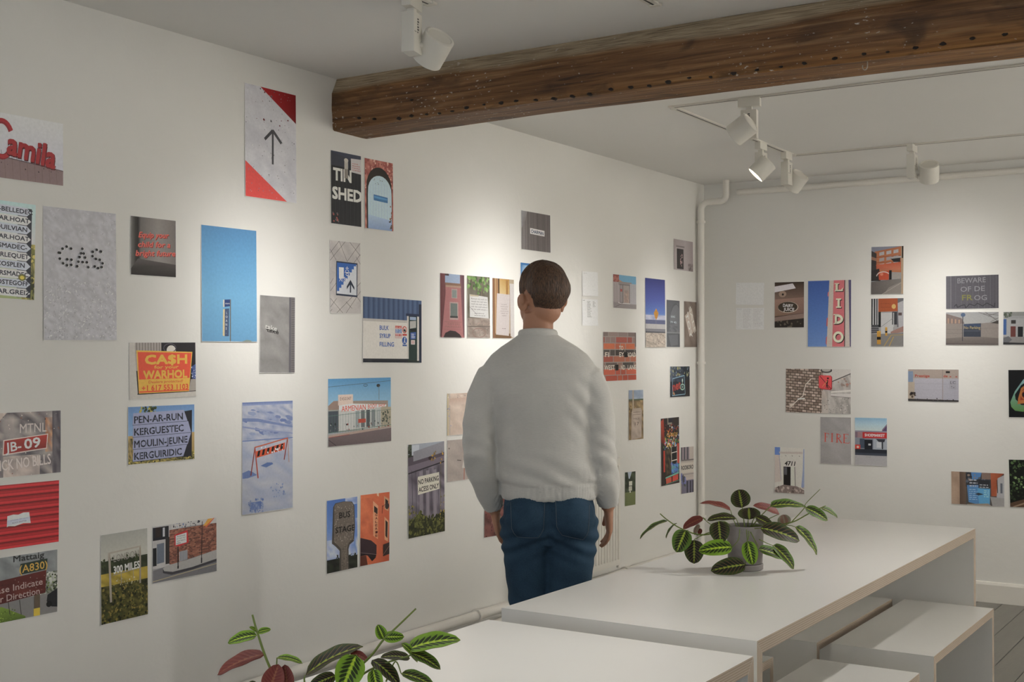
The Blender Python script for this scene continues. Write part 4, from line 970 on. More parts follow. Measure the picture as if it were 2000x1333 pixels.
@pr('L', 872.6, 940, 768.8, 766, 852, 846, 'print of a pinkish plaster wall with a small blue plate, behind the sleeve', 160)
def _(P):
    P.mottle(['a8988c', 'b0a196', 'a08f83', 'b5a79b'], 6, 6); P.hgrad([(0, 'a8986a'), (.05, 'a59a8d'), (.08, '938a86')]); P.sc(20, 0, 0, 1, .12, .02, ['8d7f76', 'b7aca2']); P.p([(.05, .12), (1, .10), (1, .25), (.05, .28)], ['a38c7f', 'a58f83', 'a99a8f', 'ad9d92']); P.sc(6, .0, .35, .1, .8, .02, ['5a5661', '7a7fa0'])
    P.p([(.62, .40), (1, .36), (1, .62), (.62, .63)], 'b9b7ba'); P.p([(.65, .42), (1, .38), (1, .6), (.65, .605)], '7f849b'); P.t('MARI', .86, .47, .05, 'b9bbc8', w=.26); P.t('VICTOR', .88, .545, .05, 'b9bbc8', w=.28)
@pr('L', 872.7, 940, 859.8, 855, 943, 933, 'print of a white cloth hanging beside a copper pipe, behind the sleeve', 170)
def _(P):
    P.mottle(['9d938d', 'a59b95', '968c87'], 5, 5); P.l(.5, .3, .48, 1, .03, '9a5a48'); P.l(.5, .3, .8, .28, .025, '9a5a48'); P.p([(.48, .45), (.42, .70), (.50, .72), (.62, .70), (.54, .5)], 'b5b0ab'); P.l(.28, .5, .4, .52, .02, '57504c'); P.p([(.6, .6), (1, .5), (1, 1), (.7, 1)], '5a5552'); P.e(.05, .2, .02, .02, '6d6561')
@pr('L', 946, 1003, 940, 935, 1051.5, 1041, 'print of a red brick path, mostly hidden behind the left hand', 158)
def _(P):
    P.mottle(['8f929d', 'a0a1a8'], 4, 4, 0, 0, 1, .4); P.r(0, .3, 1, 1, '5f3a36'); P.mottle(['6b403b', '77504a', '53322f'], 6, 8, 0, .3, 1, 1); P.r(.3, .25, .45, .5, '55504f'); P.sc(50, 0, .4, 1, 1, .03, ['77534d', '4a2b29'])
@pr('L', 1136.2, 1167, 529.7, 532, 578.5, 579, 'upper of two white text sheets right of the head', 174, 'text_sheet', 'text sheet')
def _(P):
    P.r(0, 0, 1, 1, 'e6e3de'); P.lines(.1, .06, .3, 1, .04, .015, '9a9894')
@pr('L', 1136, 1167, 584, 585, 636.6, 637, 'lower of two white text sheets right of the head', 185, 'text_sheet', 'text sheet')
def _(P):
    P.r(0, 0, 1, 1, 'e3e0db'); P.lines(.05, .04, .2, 1, .04, .02, '8a8884'); P.lines(.32, .08, .6, 14, .045, .018, '8d8b88', .5); P.lines(.68, .08, .85, 5, .045, .018, '8d8b88', .5)
@pr('L', 1196.8, 1242, 535.4, 540.4, 601.7, 605, 'print of a boarded white gateway under a corner of blue sky', 175)
def _(P):
    P.r(0, 0, 1, .25, '6b9cb8'); P.r(0, 0, .22, .9, '9a8f92'); P.bricks(0, 0, .25, .22, 3, 5, ['96514a', '8a4640', 'a5655c'], '9f8a84'); P.p([(.25, .15), (.4, .2), (.25, .24)], 'b3875c')
    P.r(.0, .24, .25, .82, 'a09899'); P.r(.22, .2, .8, .30, '8f8787'); P.r(.26, .28, .75, .84, '6d6766'); P.r(.28, .3, .40, .82, '938c8d'); P.r(.30, .42, .38, .5, 'a5544f'); P.r(.42, .3, .7, .84, '9d9491'); P.mottle(['a18a82', '8f8480', 'b39b8c'], 4, 6, .46, .45, .66, .82); P.r(.72, .24, 1, .88, 'a7a5a9')
    for x in (.05, .15, .8, .88, .95, .42, .7): P.l(x, .26, x, .84, .008, '6a6567')
    P.p([(0, .82), (.3, .86), (1, .86), (1, 1), (0, 1)], '8d8686'); P.l(.05, .98, .4, .84, .008, '4f4a4b')
@pr('L', 1259.2, 1298.4, 542.6, 546.7, 679, 679.5, 'tall print of a yellow sign on a pole against deep blue sky', 196)
def _(P):
    P.grad([(0, '4a4f8c'), (.3, '5a66ab'), (.5, '6480bd'), (.57, '8fa3c4')]); P.mottle(['a9adc2', '8b95b8', 'bcbccb'], 5, 2, 0, .53, 1, .61); P.r(0, .60, 1, .67, '6a6f8d'); P.r(0, .66, 1, .74, 'b3b0b0'); P.r(0, .73, 1, .78, '85848a'); P.r(0, .77, 1, .80, '5f5f66')
    P.mottle(['b8aca0', '9d9186', 'c7bbae'], 10, 10, 0, .79, 1, 1); P.sc(110, 0, .79, 1, 1, .012, ['cfc4b8', '8f8378', 'aa9e92']); P.l(.52, .55, .52, .74, .006, 'a09a92')
    P.p([(.53, .43), (.65, .50), (.6, .555), (.53, .60), (.46, .555), (.41, .50)], 'c9922e')
    for i in range(6): P.l(.45, .475 + i * .018, .61, .475 + i * .018, .004, '8c5f1e', i == 0)
@pr('L', 1301.2, 1327, 585.5, 587.6, 678.3, 679, 'narrow grey print of an arched stone with pale lettering', 198)
def _(P):
    P.r(0, 0, 1, 1, '6f7076'); P.p([(.15, .7), (.2, .35), (.5, .15), (.85, .05), (.95, .2), (.95, .7)], '7d7f84'); P.mottle(['7a7c81', '6a6c72', '88898e'], 4, 6, .2, .45, .85, .68); P.r(0, .68, 1, .71, '8f9094'); P.r(0, .71, 1, 1, '66686d'); P.p([(.12, .75), (.85, .73), (.85, .95), (.3, .98)], '787a7f'); P.ring(.7, .62, .52, .55, .012, '5a5b60', a0=180, a1=300)
    P.t('KING', .48, .35, .045, 'c3cdd6', w=.3, b=.02); P.t('79 40.', .52, .47, .045, 'c3cdd6', w=.5, b=.02)
@pr('L', 1335.3, 1360.2, 588.6, 590, 678.5, 679, 'narrow brown print of a tilted white lettered board', 176)
def _(P):
    P.mottle(['7b6e66', '857870', '6f625b'], 4, 7); P.p([(.05, .32), (.6, .14), (.92, .6), (.42, .78)], 'b5a9a0')
    P.t('SALE', .66, .39, .10, 'cfc8c2', w=.95, rot=-62, b=.03); P.t('TOY', .38, .52, .12, 'd5cec8', w=.9, rot=-66, b=.03)
@pr('L', 1315, 1352.8, 466, 472.6, 526.8, 531.7, 'small print of a grey wall with a dark doorway, highest near corner', 162)
def _(P):
    P.hgrad([(0, '938a8b'), (.6, '9c9496'), (1, '8d8284')]); P.r(.12, .20, .55, .25, '7b7374'); P.r(.13, .30, .5, .96, '3f3b3c'); P.r(.10, .28, .15, .98, 'a39b9c'); P.sc(14, .33, .5, .45, .86, .04, ['b39a9a', '9a8486']); P.r(.75, .75, 1, 1, '776e6e'); P.sc(8, .75, .75, .98, .95, .04, ['5a5253', '8a8080']); P.t('PROSPECT', .33, .225, .03, '6a6263', w=.36)
@pr('L', 1177.5, 1241.3, 648, 649.7, 745.6, 742.6, 'print of a brick wall lettered with broken street names', 176)
def _(P):
    P.r(0, 0, 1, 1, '98908b')
    cols = (['8f7f7b', '7d706d', '93827d'], ['98564c', '8f7a76', 'a35b50'], ['bb6a47', 'c07a58', 'ad5f42'], ['5a5350', '6b615d', '4a4442'], ['b96f4d', '9c5546', 'a96a52'], ['55504d', '6a5f5a', '8c7268'], ['b05640', 'bb6248', 'a3523e'], ['a84f3b', 'b25b42', '9c4936'])
    for j, cs in enumerate(cols):
        y0, y1 = j * .132 - .03, j * .132 + .085
        x = -.1 * (j % 2)
        while x < 1:
            w = P.rnd.choice([.16, .3, .36]); P.r(x, y0, x + w - .02, y1, P.rnd.choice(cs)); x += w
    P.t('TO', .53, .325, .095, 'cdc6bb', w=.13, b=.02); P.t('FI', .10, .46, .10, 'cdc6bb', w=.12, b=.02); P.t('EY', .54, .46, .10, 'cdc6bb', w=.14, b=.02); P.t('ROAD', .85, .465, .10, 'cdc6bb', w=.26, b=.02); P.t('WEST', .17, .725, .10, 'cdc6bb', w=.30, b=.02); P.t('ND', .58, .73, .10, 'cdc6bb', w=.13, b=.02); P.t('LANE', .86, .73, .10, 'cdc6bb', w=.26, b=.02); P.r(.34, .67, .44, .79, '1f1c1b'); P.r(.62, .41, .73, .52, '2a2625'); P.r(.97, 0, 1, .3, '6a625e')
@pr('L', 1308, 1346.5, 716, 715.6, 777, 774.8, 'small print of a dark window with red letters in a blue neon frame', 191)
def _(P):
    P.r(0, 0, 1, 1, '2f3844'); P.mottle(['4f5a6a', '3a4555', '6c7687', '2b333f'], 5, 5, 0, 0, .7, .5); P.sc(40, .0, .0, 1, .35, .05, ['9a9b7f', '55604a', '7d8ca0', '3d4a3a', 'a8a06a']); P.r(.75, .45, 1, 1, '3a3434')
    P.pl([(.12, .40), (.72, .30), (.76, .92), (.10, .95), (.12, .40)], .022, '8fb9cc'); P.t('net', .32, .62, .28, 'b0463f', w=.4, rot=8, b=.05); P.ring(.62, .68, .12, .11, .04, '9fc0b0'); P.e(.62, .68, .05, .04, '7d9c94'); P.t('!', .62, .5, .2, 'b5cdbf', w=.05, b=.03); P.sc(5, .15, .82, .25, .92, .04, ['b08a6a'])
@pr('L', 1227.2, 1256, 762.3, 761.5, 861, 857.7, 'narrow print of a worn milestone in dry grass', 171)
def _(P):
    P.r(0, 0, 1, .2, '8f9aa8'); P.mottle(['8894a6', 'a3abb5', '7c899c'], 4, 3, 0, 0, 1, .2); P.r(0, .18, 1, .22, '55604a'); P.mottle(['8f7a58', 'a08a64', '6b5a42', '5a4d3a'], 6, 10, 0, .21, 1, 1); P.sc(40, 0, .22, 1, .5, .03, ['5a4a35', 'a58c60', '8a7450']); P.r(.25, 0, .34, .42, 'a0937f')
    P.p([(.15, 1), (.18, .45), (.26, .37), (.82, .365), (.90, .42), (.86, .97)], '9d8f83'); P.mottle(['a3958a', '94867a', 'aa9d91'], 4, 6, .22, .42, .84, .95); P.lines(.3, .44, .8, 2, .05, .012, '6f6259', .1); P.t('MILE', .52, .58, .03, '63574f', w=.4); P.t('17', .55, .68, .07, '5a4e47', w=.28)
@pr('L', 1290, 1325.8, 818, 814.5, 951, 943.8, 'tall print of a cluttered colourful house front with a white window', 174)
def _(P):
    P.r(0, 0, 1, 1, '3a3230'); P.sc(160, .1, .1, 1, .45, .02, ['b5432f', 'c98a3a', 'd5cfc3', '4d6a9a', '8a3a5a', 'c0603a', '5a7a4a', '2a2626']); P.p([(0, .04), (.15, .0), (.2, .4), (0, .35)], ['a8452f', '8a3828', '7a2f24', '5a241e']); P.r(.35, 0, .6, .1, '8d8478'); P.r(.4, .0, .65, .07, '2f2f3a')
    P.sc(60, .2, .32, .8, .46, .022, ['d5cfc3', 'c24a6a', '6a9ad0', 'd0a030', '5aa06a']); P.r(.12, .48, .2, .8, 'b03a2a'); P.r(.86, .4, 1, .7, 'ad3f2c'); P.mottle(['3a3a30', '5a4a3a', '2a2a28', '6b5a45'], 5, 8, .2, .46, .55, .86); P.r(.55, .44, .88, .85, '2c2d2c')
    for a in ((.56, .44, .56, .83), (.87, .44, .87, .8), (.56, .53, .87, .52), (.56, .65, .87, .64)): P.l(*a, .012, 'c5c0b8')
    P.mottle(['4a6aa8', '5a8ac0', '6aa0a0', '3a4a8a'], 4, 3, .55, .70, .95, .84); P.sc(30, .5, .68, .98, .84, .018, ['5a8ad0', '4aa080', '8a6ab0', '3a5a9a']); P.p([(.22, .88), (.95, .83), (.95, .855), (.22, .90)], '6fa898'); P.p([(.24, .90), (.55, .885), (.55, .965), (.26, .98)], 'b5543f'); P.p([(.60, .88), (.92, .86), (.92, .945), (.60, .965)], 'c04a3a'); P.l(.2, .99, .98, .955, .012, '58806f')
    P.t('old', .62, .21, .07, '2f1f1c', w=.4, b=.03); P.t('CURIOS', .6, .25, .05, 'c8a03c', w=.6, b=.02)
@pr('L', 1329.3, 1354.5, 874.4, 871.7, 965.7, 962, 'small print of an old building fascia lettered in black, beside the corner pipe', 164)
def _(P):
    P.r(0, 0, 1, 1, 'a39a93'); P.r(0, 0, .68, .28, '55525a'); 
    for x in (.12, .35, .6): P.r(x, 0, x + .08, .28, '97898f')
    P.r(0, .27, 1, .30, '6a6564'); P.r(0, .34, 1, .56, 'b0a9a0'); P.r(.18, .66, 1, .72, 'a79c97'); P.r(0, .58, 1, .60, '8a8280'); P.r(.05, .72, 1, 1, '6a6678'); P.sc(18, 0, .62, .35, .85, .06, ['6a6fa0', '4a4a55', '55604a'])
    for x in (.45, .7, .9): P.r(x, .74, x + .1, 1, '2f2f3a')
    P.t('RODBORO', .5, .44, .09, '2b2928', w=.94, b=.03)
@pr('L', 1220, 1241, 922.7, 920.9, 990.3, 986, 'smallest narrow print of white signs before dark trees, by the radiator', 161)
def _(P):
    P.r(0, 0, 1, .62, '3a4232'); P.mottle(['333b2c', '47503c', '2b3226'], 4, 8, 0, 0, 1, .62); P.p([(.25, 0), (.65, 0), (.45, .2), (.35, .2)], '9aa2ae'); P.grad([(.60, '6a7048'), (1, '5f663f')]); P.r(.38, .28, .68, .41, 'b5b3a8'); P.r(.36, .43, .66, .56, 'b5b3a8'); P.r(.44, .57, .54, .62, 'c3c0b4'); P.lines(.4, .46, .64, 3, .03, .01, '6d6c64', .1)
# ---- back wall
@pr('B', 1438, 1493, 552, 552.5, 596, 596, 'upper of two pale grey text sheets on the back wall', 150, 'text_sheet', 'text sheet')
def _(P):
    P.r(0, 0, 1, 1, 'bdb9b7'); P.lines(.03, .06, .12, 2, .1, .015, 'a19ea0', 0); P.sc(30, .25, .35, .65, .95, .015, ['b3b0b0', 'aeabac'])
@pr('B', 1438, 1493, 601.5, 601.5, 644.3, 644.3, 'lower of two pale grey text sheets on the back wall', 150, 'text_sheet', 'text sheet')
def _(P):
    P.r(0, 0, 1, 1, 'bdb9b7'); P.lines(.02, .05, .2, 1, .05, .018, '9b989b', 0); P.lines(.25, .06, .55, 15, .06, .016, '9f9c9e', .5); P.lines(.62, .06, .95, 14, .06, .016, '9f9c9e', .5)
@pr('B', 1513, 1571, 551.8, 550, 640.7, 640.3, 'dark print of an oval lit pub sign below a lamp', 151)
def _(P):
    P.r(0, 0, 1, 1, '5f4b43'); P.p([(0, 0), (1, 0), (1, .36), (0, .42)], ['3d3228', '3a3026', '6a564c', '77645a']); P.p([(0, .09), (.62, .03), (.72, .14), (0, .22)], 'b3aeb5'); P.e(.27, .26, .13, .07, '8a7668'); P.e(.28, .27, .035, .025, '2f2724')
    P.p([(0, .38), (1, .34), (1, .70), (0, .75)], ['8a6f63', '7d645a', '6f5850', '77604f']); P.p([(0, .78), (1, .68), (1, .80), (0, .86)], '7b6860'); P.l(0, .76, 1, .69, .008, '3f322c'); P.p([(0, .87), (1, .80), (1, 1), (0, 1)], '2f2924'); P.sc(16, .1, .86, .9, 1, .03, ['4a443a', '5d5548'])
    P.e(.46, .555, .35, .125, 'a3978a'); P.e(.45, .55, .335, .115, '3f352c'); P.t('DAIRY', .46, .515, .07, 'd5cdbb', w=.34, rot=-4, b=.03); P.t('JUICE', .49, .60, .07, 'd5cdbb', w=.36, rot=-2, b=.03)
@pr('B', 1578, 1663, 549, 546.5, 678, 678, 'large print of a pink LIDO tower sign beside deep blue sky', 172)
def _(P):
    P.grad([(0, '3f5fa0'), (.6, '5578b5'), (1, '6788bd')]); P.p([(.50, 0), (1, 0), (1, 1), (.44, 1)], 'b5aca4'); P.p([(.94, 0), (1, 0), (1, 1), (.975, 1)], '5a5575'); P.p([(.60, 0), (.86, 0), (.86, 1), (.57, 1)], 'bf6a70'); P.r(.845, 0, .865, 1, '4f4045')
    P.p([(.465, .18), (.49, .17), (.48, .24), (.46, .24)], 'c56a6a'); P.p([(.44, .57), (.47, .56), (.46, .70), (.43, .68)], 'b86064'); P.p([(.425, .86), (.45, .84), (.44, .98), (.42, .95)], 'b86064')
    D, C = '3a2f2c', 'd3c6b0'
    for q, c in ((.018, D), (0.0, C)):
        o = .012 if q else 0
        P.up()
        # L
        P.r(.645 + q, .05 + o, .695 + q, .16 + o, c); P.r(.62 + q, .045 + o, .72 + q, .058 + o, c, False); P.p([(.63 + q, .145 + o), (.77 + q, .145 + o), (.815 + q, .11 + o), (.81 + q, .165 + o), (.62 + q, .165 + o)], c, False)
        # I
        P.r(.69 + q, .29 + o, .74 + q, .40 + o, c); P.r(.655 + q, .275 + o, .775 + q, .295 + o, c, False); P.r(.655 + q, .395 + o, .775 + q, .415 + o, c, False)
        # D
        P.ring(.66 + q, .585 + o, .16, .075, .038, c, a0=-90, a1=90); P.r(.63 + q, .51 + o, .675 + q, .66 + o, c, False); P.r(.60 + q, .51 + o, .68 + q, .525 + o, c, False); P.r(.60 + q, .645 + o, .68 + q, .66 + o, c, False)
        # O
        P.ring(.71 + q, .855 + o, .12, .085, .036, c)
@pr('B', 1701.8, 1765.6, 482.8, 480, 575.7, 575.3, 'print of an orange apartment block on a street corner, topmost on back wall', 205)
def _(P):
    P.r(0, 0, 1, 1, '96999c'); P.p([(0, 0), (1, 0), (1, .1), (0, .12)], '8f93a3'); P.p([(.1, .10), (.95, 0), (.95, .55), (.15, .52)], 'b8774f'); P.p([(0, .08), (.16, .14), (.16, .5), (0, .5)], '4a4544'); P.p([(0, .2), (.16, .24), (.16, .3), (0, .27)], 'a07a66')
    for j in range(3):
        for i in range(3): P.p([(.25 + i * .22, .12 + j * .125 - i * .02), (.40 + i * .22, .10 + j * .125 - i * .02), (.40 + i * .22, .17 + j * .125 - i * .02), (.25 + i * .22, .19 + j * .125 - i * .02)], ('b5b3b5', 'a9a0a0')[j % 2], i + j == 0)
        P.l(.15, .225 + j * .11, .95, .19 + j * .13, .012, '9a5638')
    P.p([(.6, .25), (.9, .22), (.9, .33), (.7, .33)], '3a3838'); P.p([(.62, .22), (.95, .2), (.95, .24), (.62, .26)], 'a8a4a4'); P.p([(.15, .38), (.92, .33), (.92, .5), (.18, .48)], ['c9653f', 'c25f3c', 'c27a5c', 'b8664a']); P.p([(0, .5), (.25, .46), (.3, .72), (0, .72)], '3f3a39'); P.p([(.22, .53), (.56, .5), (.55, .70), (.25, .70)], 'c2542f'); P.ring(.38, .62, .22, .10, .02, 'd0c4bd', a0=180, a1=330); P.e(.33, .58, .05, .03, 'd8886a'); P.r(.56, .5, .64, .7, '2f2c2c'); P.r(.65, .55, .9, .68, 'a09a94')
    P.p([(0, .74), (.5, .70), (.95, .68), (.95, 1), (0, 1)], ['6d6664', '7b7470', '85807b', '77716d', '6b6562']); P.p([(.4, 1), (.55, .86), (.95, .74), (.95, 1)], '8f8882'); P.l(.35, 1, .95, .76, .012, 'a8a098'); P.p([(.92, 0), (1, 0), (1, 1), (.94, 1)], 'b09a80'); P.r(.95, 0, .99, .25, '2d2a2a')
@pr('B', 1701.6, 1765.4, 583.5, 582.2, 677.2, 677.2, 'print of an orange hanging sign and yellow striped bollards', 222)
def _(P):
    P.r(0, 0, 1, 1, 'a9a7a6'); P.r(0, 0, .25, .6, '3a3a3c')
    for x in (.04, .12, .19): P.r(x, 0, x + .04, .58, 'c5c4c6')
    P.r(.22, 0, .3, .6, '2f2f31'); P.r(.8, 0, 1, .6, '7b7a7e'); P.p([(.82, .1), (1, .05), (1, .6), (.85, .62)], 'b7b5b8'); P.r(.84, .3, .95, .36, '6b5a58'); P.r(.3, .3, .68, .75, 'c9c8c8'); P.r(.65, .28, .8, .55, '4a4a4f'); P.r(.68, .3, .71, .6, 'c0bfc0'); P.pl([(.3, .6), (.6, .45), (.68, .42)], .008, '8a898a')
    P.p([(.0, .55), (.22, .55), (.25, .72), (0, .74)], '57565a')
    for i in range(4): P.r(0, .60 + i * .04, .24, .61 + i * .04, 'a3a2a4')
    P.p([(.6, .70), (1, .58), (1, .7), (.62, .75)], 'a88479'); P.p([(0, .75), (1, .72), (1, 1), (0, 1)], '8f8c8a'); P.l(.4, 1, .62, .77, .016, 'c3a24f'); P.l(.56, 1, .70, .80, .016, 'c3a24f'); P.l(.62, .77, 1, .76, .012, 'b89d58')
    P.p([(.22, .0), (.82, .0), (.82, .27), (.22, .28)], 'b8602f'); P.e(.70, .17, .065, .05, 'd8b56a'); P.lines(.3, .1, .6, 2, .08, .012, '9c4f28', .1)
    for x, y, w, h in ((.24, .69, .12, .27), (.47, .61, .065, .17)):
        P.r(x - w / 2, y, x + w / 2, y + h, 'd09d24'); P.r(x - w / 2, y + h * .42, x + w / 2, y + h * .64, '2a2522'); P.e(x, y, w / 2, .012, 'e0b545')
@pr('B', 1534.8, 1662.2, 720.8, 720.8, 805.3, 810, 'wide print of a stone wall with a red square no-entry sign', 161)
def _(P):
    P.r(0, 0, 1, 1, 'a09a95'); P.mottle(['a8a39f', '989390', 'b0aba7', '8d8884'], 12, 8, .5, 0, 1, 1)
    P.r(0, 0, .58, 1, '6b5d54'); P.bricks(0, -.05, .58, 1.02, 8, 17, ['96857a', 'a4948a', '86766b', 'b0a298', '7a6a60', '9d8f83'], '5a4d45', shear=.12, gap=.28); P.mottle(['a39a94', 'aea6a0', '95908c'], 3, 4, .56, .5, .66, 1)
    P.p([(.52, 0), (1, 0), (1, .12), (.72, .28), (.68, .2)], 'b0aca8'); P.l(.72, .28, 1, .10, .02, '4a4644'); P.e(.63, .03, .09, .06, '4f4b49'); P.e(.63, .01, .07, .05, '9a9692'); P.sc(12, .8, .2, 1, .45, .04, ['8a7a72', '9c7468', 'b0a49c'])
    P.p([(.70, .50), (1, .46), (1, .5), (.70, .54)], 'bcb8b4'); P.p([(.70, .55), (1, .55), (1, .64), (.70, .60)], 'b5b1ae'); P.l(.70, .61, 1, .64, .012, '6f6a67'); P.sc(60, .6, .65, 1, 1, .015, ['b5b0ac', '8a8581', '7a7571'])
    P.pl([(.40, .22), (.31, .36), (.27, .62), (.20, .7), (.06, .9)], .02, 'c0b6ae'); P.p([(.18, .68), (.30, .66), (.30, .69), (.19, .71)], 'c5beb8'); P.p([(.06, .82), (.13, .78), (.13, .84), (.06, .86)], 'bdb4ac')
    P.p([(.515, .17), (.54, .14), (.70, .145), (.72, .18), (.72, .44), (.70, .475), (.55, .46), (.515, .42)], '8d2a30'); P.p([(.515, .16), (.54, .14), (.69, .145), (.71, .18), (.71, .42), (.69, .455), (.545, .445), (.515, .41)], 'cb454a')
    P.e(.655, .21, .015, .022, '3a2526'); P.l(.65, .25, .64, .36, .03, '3a2526'); P.l(.64, .36, .66, .44, .02, '3a2526'); P.l(.635, .36, .63, .43, .016, '3a2526'); P.l(.53, .16, .70, .44, .014, '5d2a2c'); P.l(.645, .27, .57, .40, .01, 'c08a4a')
@pr('B', 1602, 1662.3, 814.4, 815.8, 905.6, 908, 'small grey print with FIRE in red serif capitals', 160)
def _(P):
    P.p([(0, 0), (1, 0), (1, 1), (0, 1)], ['8f8c8c', '86827f', '918e90', '8b8888']); P.mottle(['8f8c8c', '979495', '8a8788'], 5, 8, .02, .02, .98, .98)
    C = 'b5432f'
    def bar(*a): P.l(*a, .022, C)
    def ser(x, y): P.l(x - .04, y, x + .04, y, .008, C)
    bar(.16, .34, .155, .53); P.l(.12, .345, .28, .355, .010, C); P.l(.16, .43, .24, .43, .009, C); ser(.155, .53); P.l(.28, .355, .275, .385, .008, C)
    bar(.385, .35, .38, .53); ser(.385, .35); ser(.38, .53)
    bar(.55, .355, .545, .54); P.ring(.56, .405, .11, .05, .014, C, a0=-90, a1=90); P.l(.59, .45, .70, .555, .018, C); ser(.545, .54); P.l(.52, .355, .57, .355, .009, C)
    bar(.78, .355, .775, .545); P.l(.75, .357, .92, .36, .010, C); P.l(.78, .44, .87, .44, .009, C); P.l(.75, .545, .94, .55, .010, C); P.l(.92, .36, .915, .385, .008, C); P.l(.94, .55, .95, .52, .009, C)
@pr('B', 1669.4, 1732.7, 816, 817, 908.5, 911.8, 'small print of a shop with a red fascia under pale sky', 174)
def _(P):
    P.grad([(0, '7fa6c0'), (.15, 'a5bcc6'), (.28, 'b5bfbf'), (.8, '9a9896')]); P.r(0, .78, 1, 1, 'a3a1a4'); P.p([(.85, .24), (1, .12), (1, .3), (.85, .3)], '5f4a6a'); P.l(.85, .26, 1, .14, .014, '8a7a8a')
    P.r(0, .27, 1, .34, '8a8696'); P.r(0, .30, .25, .44, '9a7a80'); P.r(0, .42, 1, .66, '7f8490'); P.p([(.24, .30), (1, .30), (1, .42), (.24, .43)], 'b8282a'); P.p([(0, .3), (.08, .3), (.08, .42), (0, .42)], '7d6a78'); P.t('SHOEMARKET', .62, .36, .06, 'd5cfcf', w=.62, b=.03)
    P.r(.15, .44, .3, .64, '4a5566'); P.r(.3, .46, .55, .68, '23262e'); P.r(.42, .54, .5, .58, 'b0b0b4'); P.r(.58, .44, 1, .66, '9aa0aa'); P.r(.68, .5, .82, .62, 'b5b7bc'); P.r(.84, .45, .88, .65, '33343a'); P.p([(.66, .44), (.95, .44), (.92, .5), (.75, .5)], '3a3a42'); P.r(0, .57, .17, .69, 'c03a2c'); P.e(.09, .62, .04, .025, 'd8b5a8'); P.r(0, .66, 1, .79, '2f333d'); P.r(.0, .74, 1, .79, '454b58'); P.lines(.35, .82, .5, 1, .03, .008, '8a888a', 0)
@pr('B', 1513, 1571.4, 873, 875.8, 962.7, 966, 'small print of a white facade numbered 4711 with a dark door', 147)
def _(P):
    P.r(0, 0, 1, 1, 'b3aba6'); P.r(0, 0, .18, .17, '5d78ad'); P.p([(0, .17), (.15, .17), (.2, .35), (.22, .75), (0, .78)], 'a89f9a'); P.p([(.14, .1), (.95, .08), (.95, .13), (.17, .14)], 'a29a96'); P.p([(.97, .02), (1, .02), (1, .9), (.9, .85), (.95, .5)], '7f8aa5'); P.l(.15, .17, .22, .72, .012, '8a8692')
    for x in (.36, .58, .82): P.l(x, .17, x + .03, .19, .012, '6d6663')
    P.t('4711', .52, .345, .10, '2f2a28', w=.34, sh=.2, b=.03); P.r(.30, .42, .56, .86, '211d1d'); P.r(.32, .43, .42, .6, '55545a'); P.r(.54, .42, .68, .86, 'b5ada6'); P.l(.68, .42, .70, .86, .012, '3f3937'); P.p([(0, .9), (.3, .82), (.75, .84), (1, .92), (1, 1), (0, 1)], '776a66'); P.sc(24, .0, .86, 1, 1, .03, ['8f827d', '5f5450', 'a0948f'])
@pr('B', 1773.3, 1873, 721.5, 721.8, 783.7, 786.3, 'wide print of a cream shop wall with faded red lettering', 222)
def _(P):
    P.r(0, 0, 1, 1, 'bfb5b5'); P.r(0, 0, 1, .28, 'b9aaa0'); P.r(.13, .28, .68, .93, 'bfbcc6'); P.r(.70, .28, 1, .95, 'b9b7c2'); P.r(0, .06, .10, .40, '8fa2bd'); P.r(0, .4, .13, .95, 'c4b5a4'); P.l(.69, 0, .685, .95, .010, '8a8080'); P.l(.13, .45, 1, .45, .006, 'a5a2ab'); P.l(.13, .64, .68, .64, .005, 'adaab2')
    P.t('Prestige', .285, .20, .085, 'c2503c', w=.29, b=.03); P.t('de', .745, .20, .075, 'c2503c', w=.08, b=.03); P.t('x', .84, .21, .06, 'c2503c', w=.04, b=.03); P.t('x', .955, .21, .06, 'c2503c', w=.04, b=.03)
    P.r(.75, .05, .83, .11, '3a3432'); P.r(.82, .34, .95, .62, 'b1afb8'); P.t('LC', .89, .4, .09, '6d6a6f', w=.1); P.sc(6, .84, .5, .93, .58, .02, ['8a888e']); P.sc(10, .06, .74, .16, .88, .04, ['2f2a2a', '6a5a50']); P.p([(0, .93), (1, .95), (1, 1), (0, 1)], '4a4546'); P.sc(14, .1, .90, 1, .97, .02, ['4a4546', '6d686a'])
@pr('B', 1847.3, 1951, 539.8, 536, 604.4, 602.8, 'wide grey print of chalk words warning of a frog', 240)
def _(P):
    P.hgrad([(0, '85828a'), (.08, '7b7880'), (.09, '96939a'), (.11, '76737b'), (1, '6b6870')])
    for i in range(16): P.l(.13 + i * .055, 0, .13 + i * .055, 1, .014, ('74717a', '817e86')[i % 2], i == 0)
    for s, x, y, w in (('BEWARE', .49, .14, .54), ('OF DE', .51, .40, .46)): P.t(s, x, y, .16, 'a9a7ad', w=w, rot=1, b=.004)
    P.t('FR', .41, .66, .17, '9c9a52', w=.2, b=.02); P.t('OG', .66, .67, .16, 'a9a7ad', w=.24, b=.004); P.pl([(.16, .93), (.2, .86), (.22, .96), (.3, .9), (.36, .88), (.38, .98), (.45, .86), (.55, .92), (.6, .84), (.7, .93), (.78, .84), (.92, .96), (.93, .84)], .022, '4b4850')
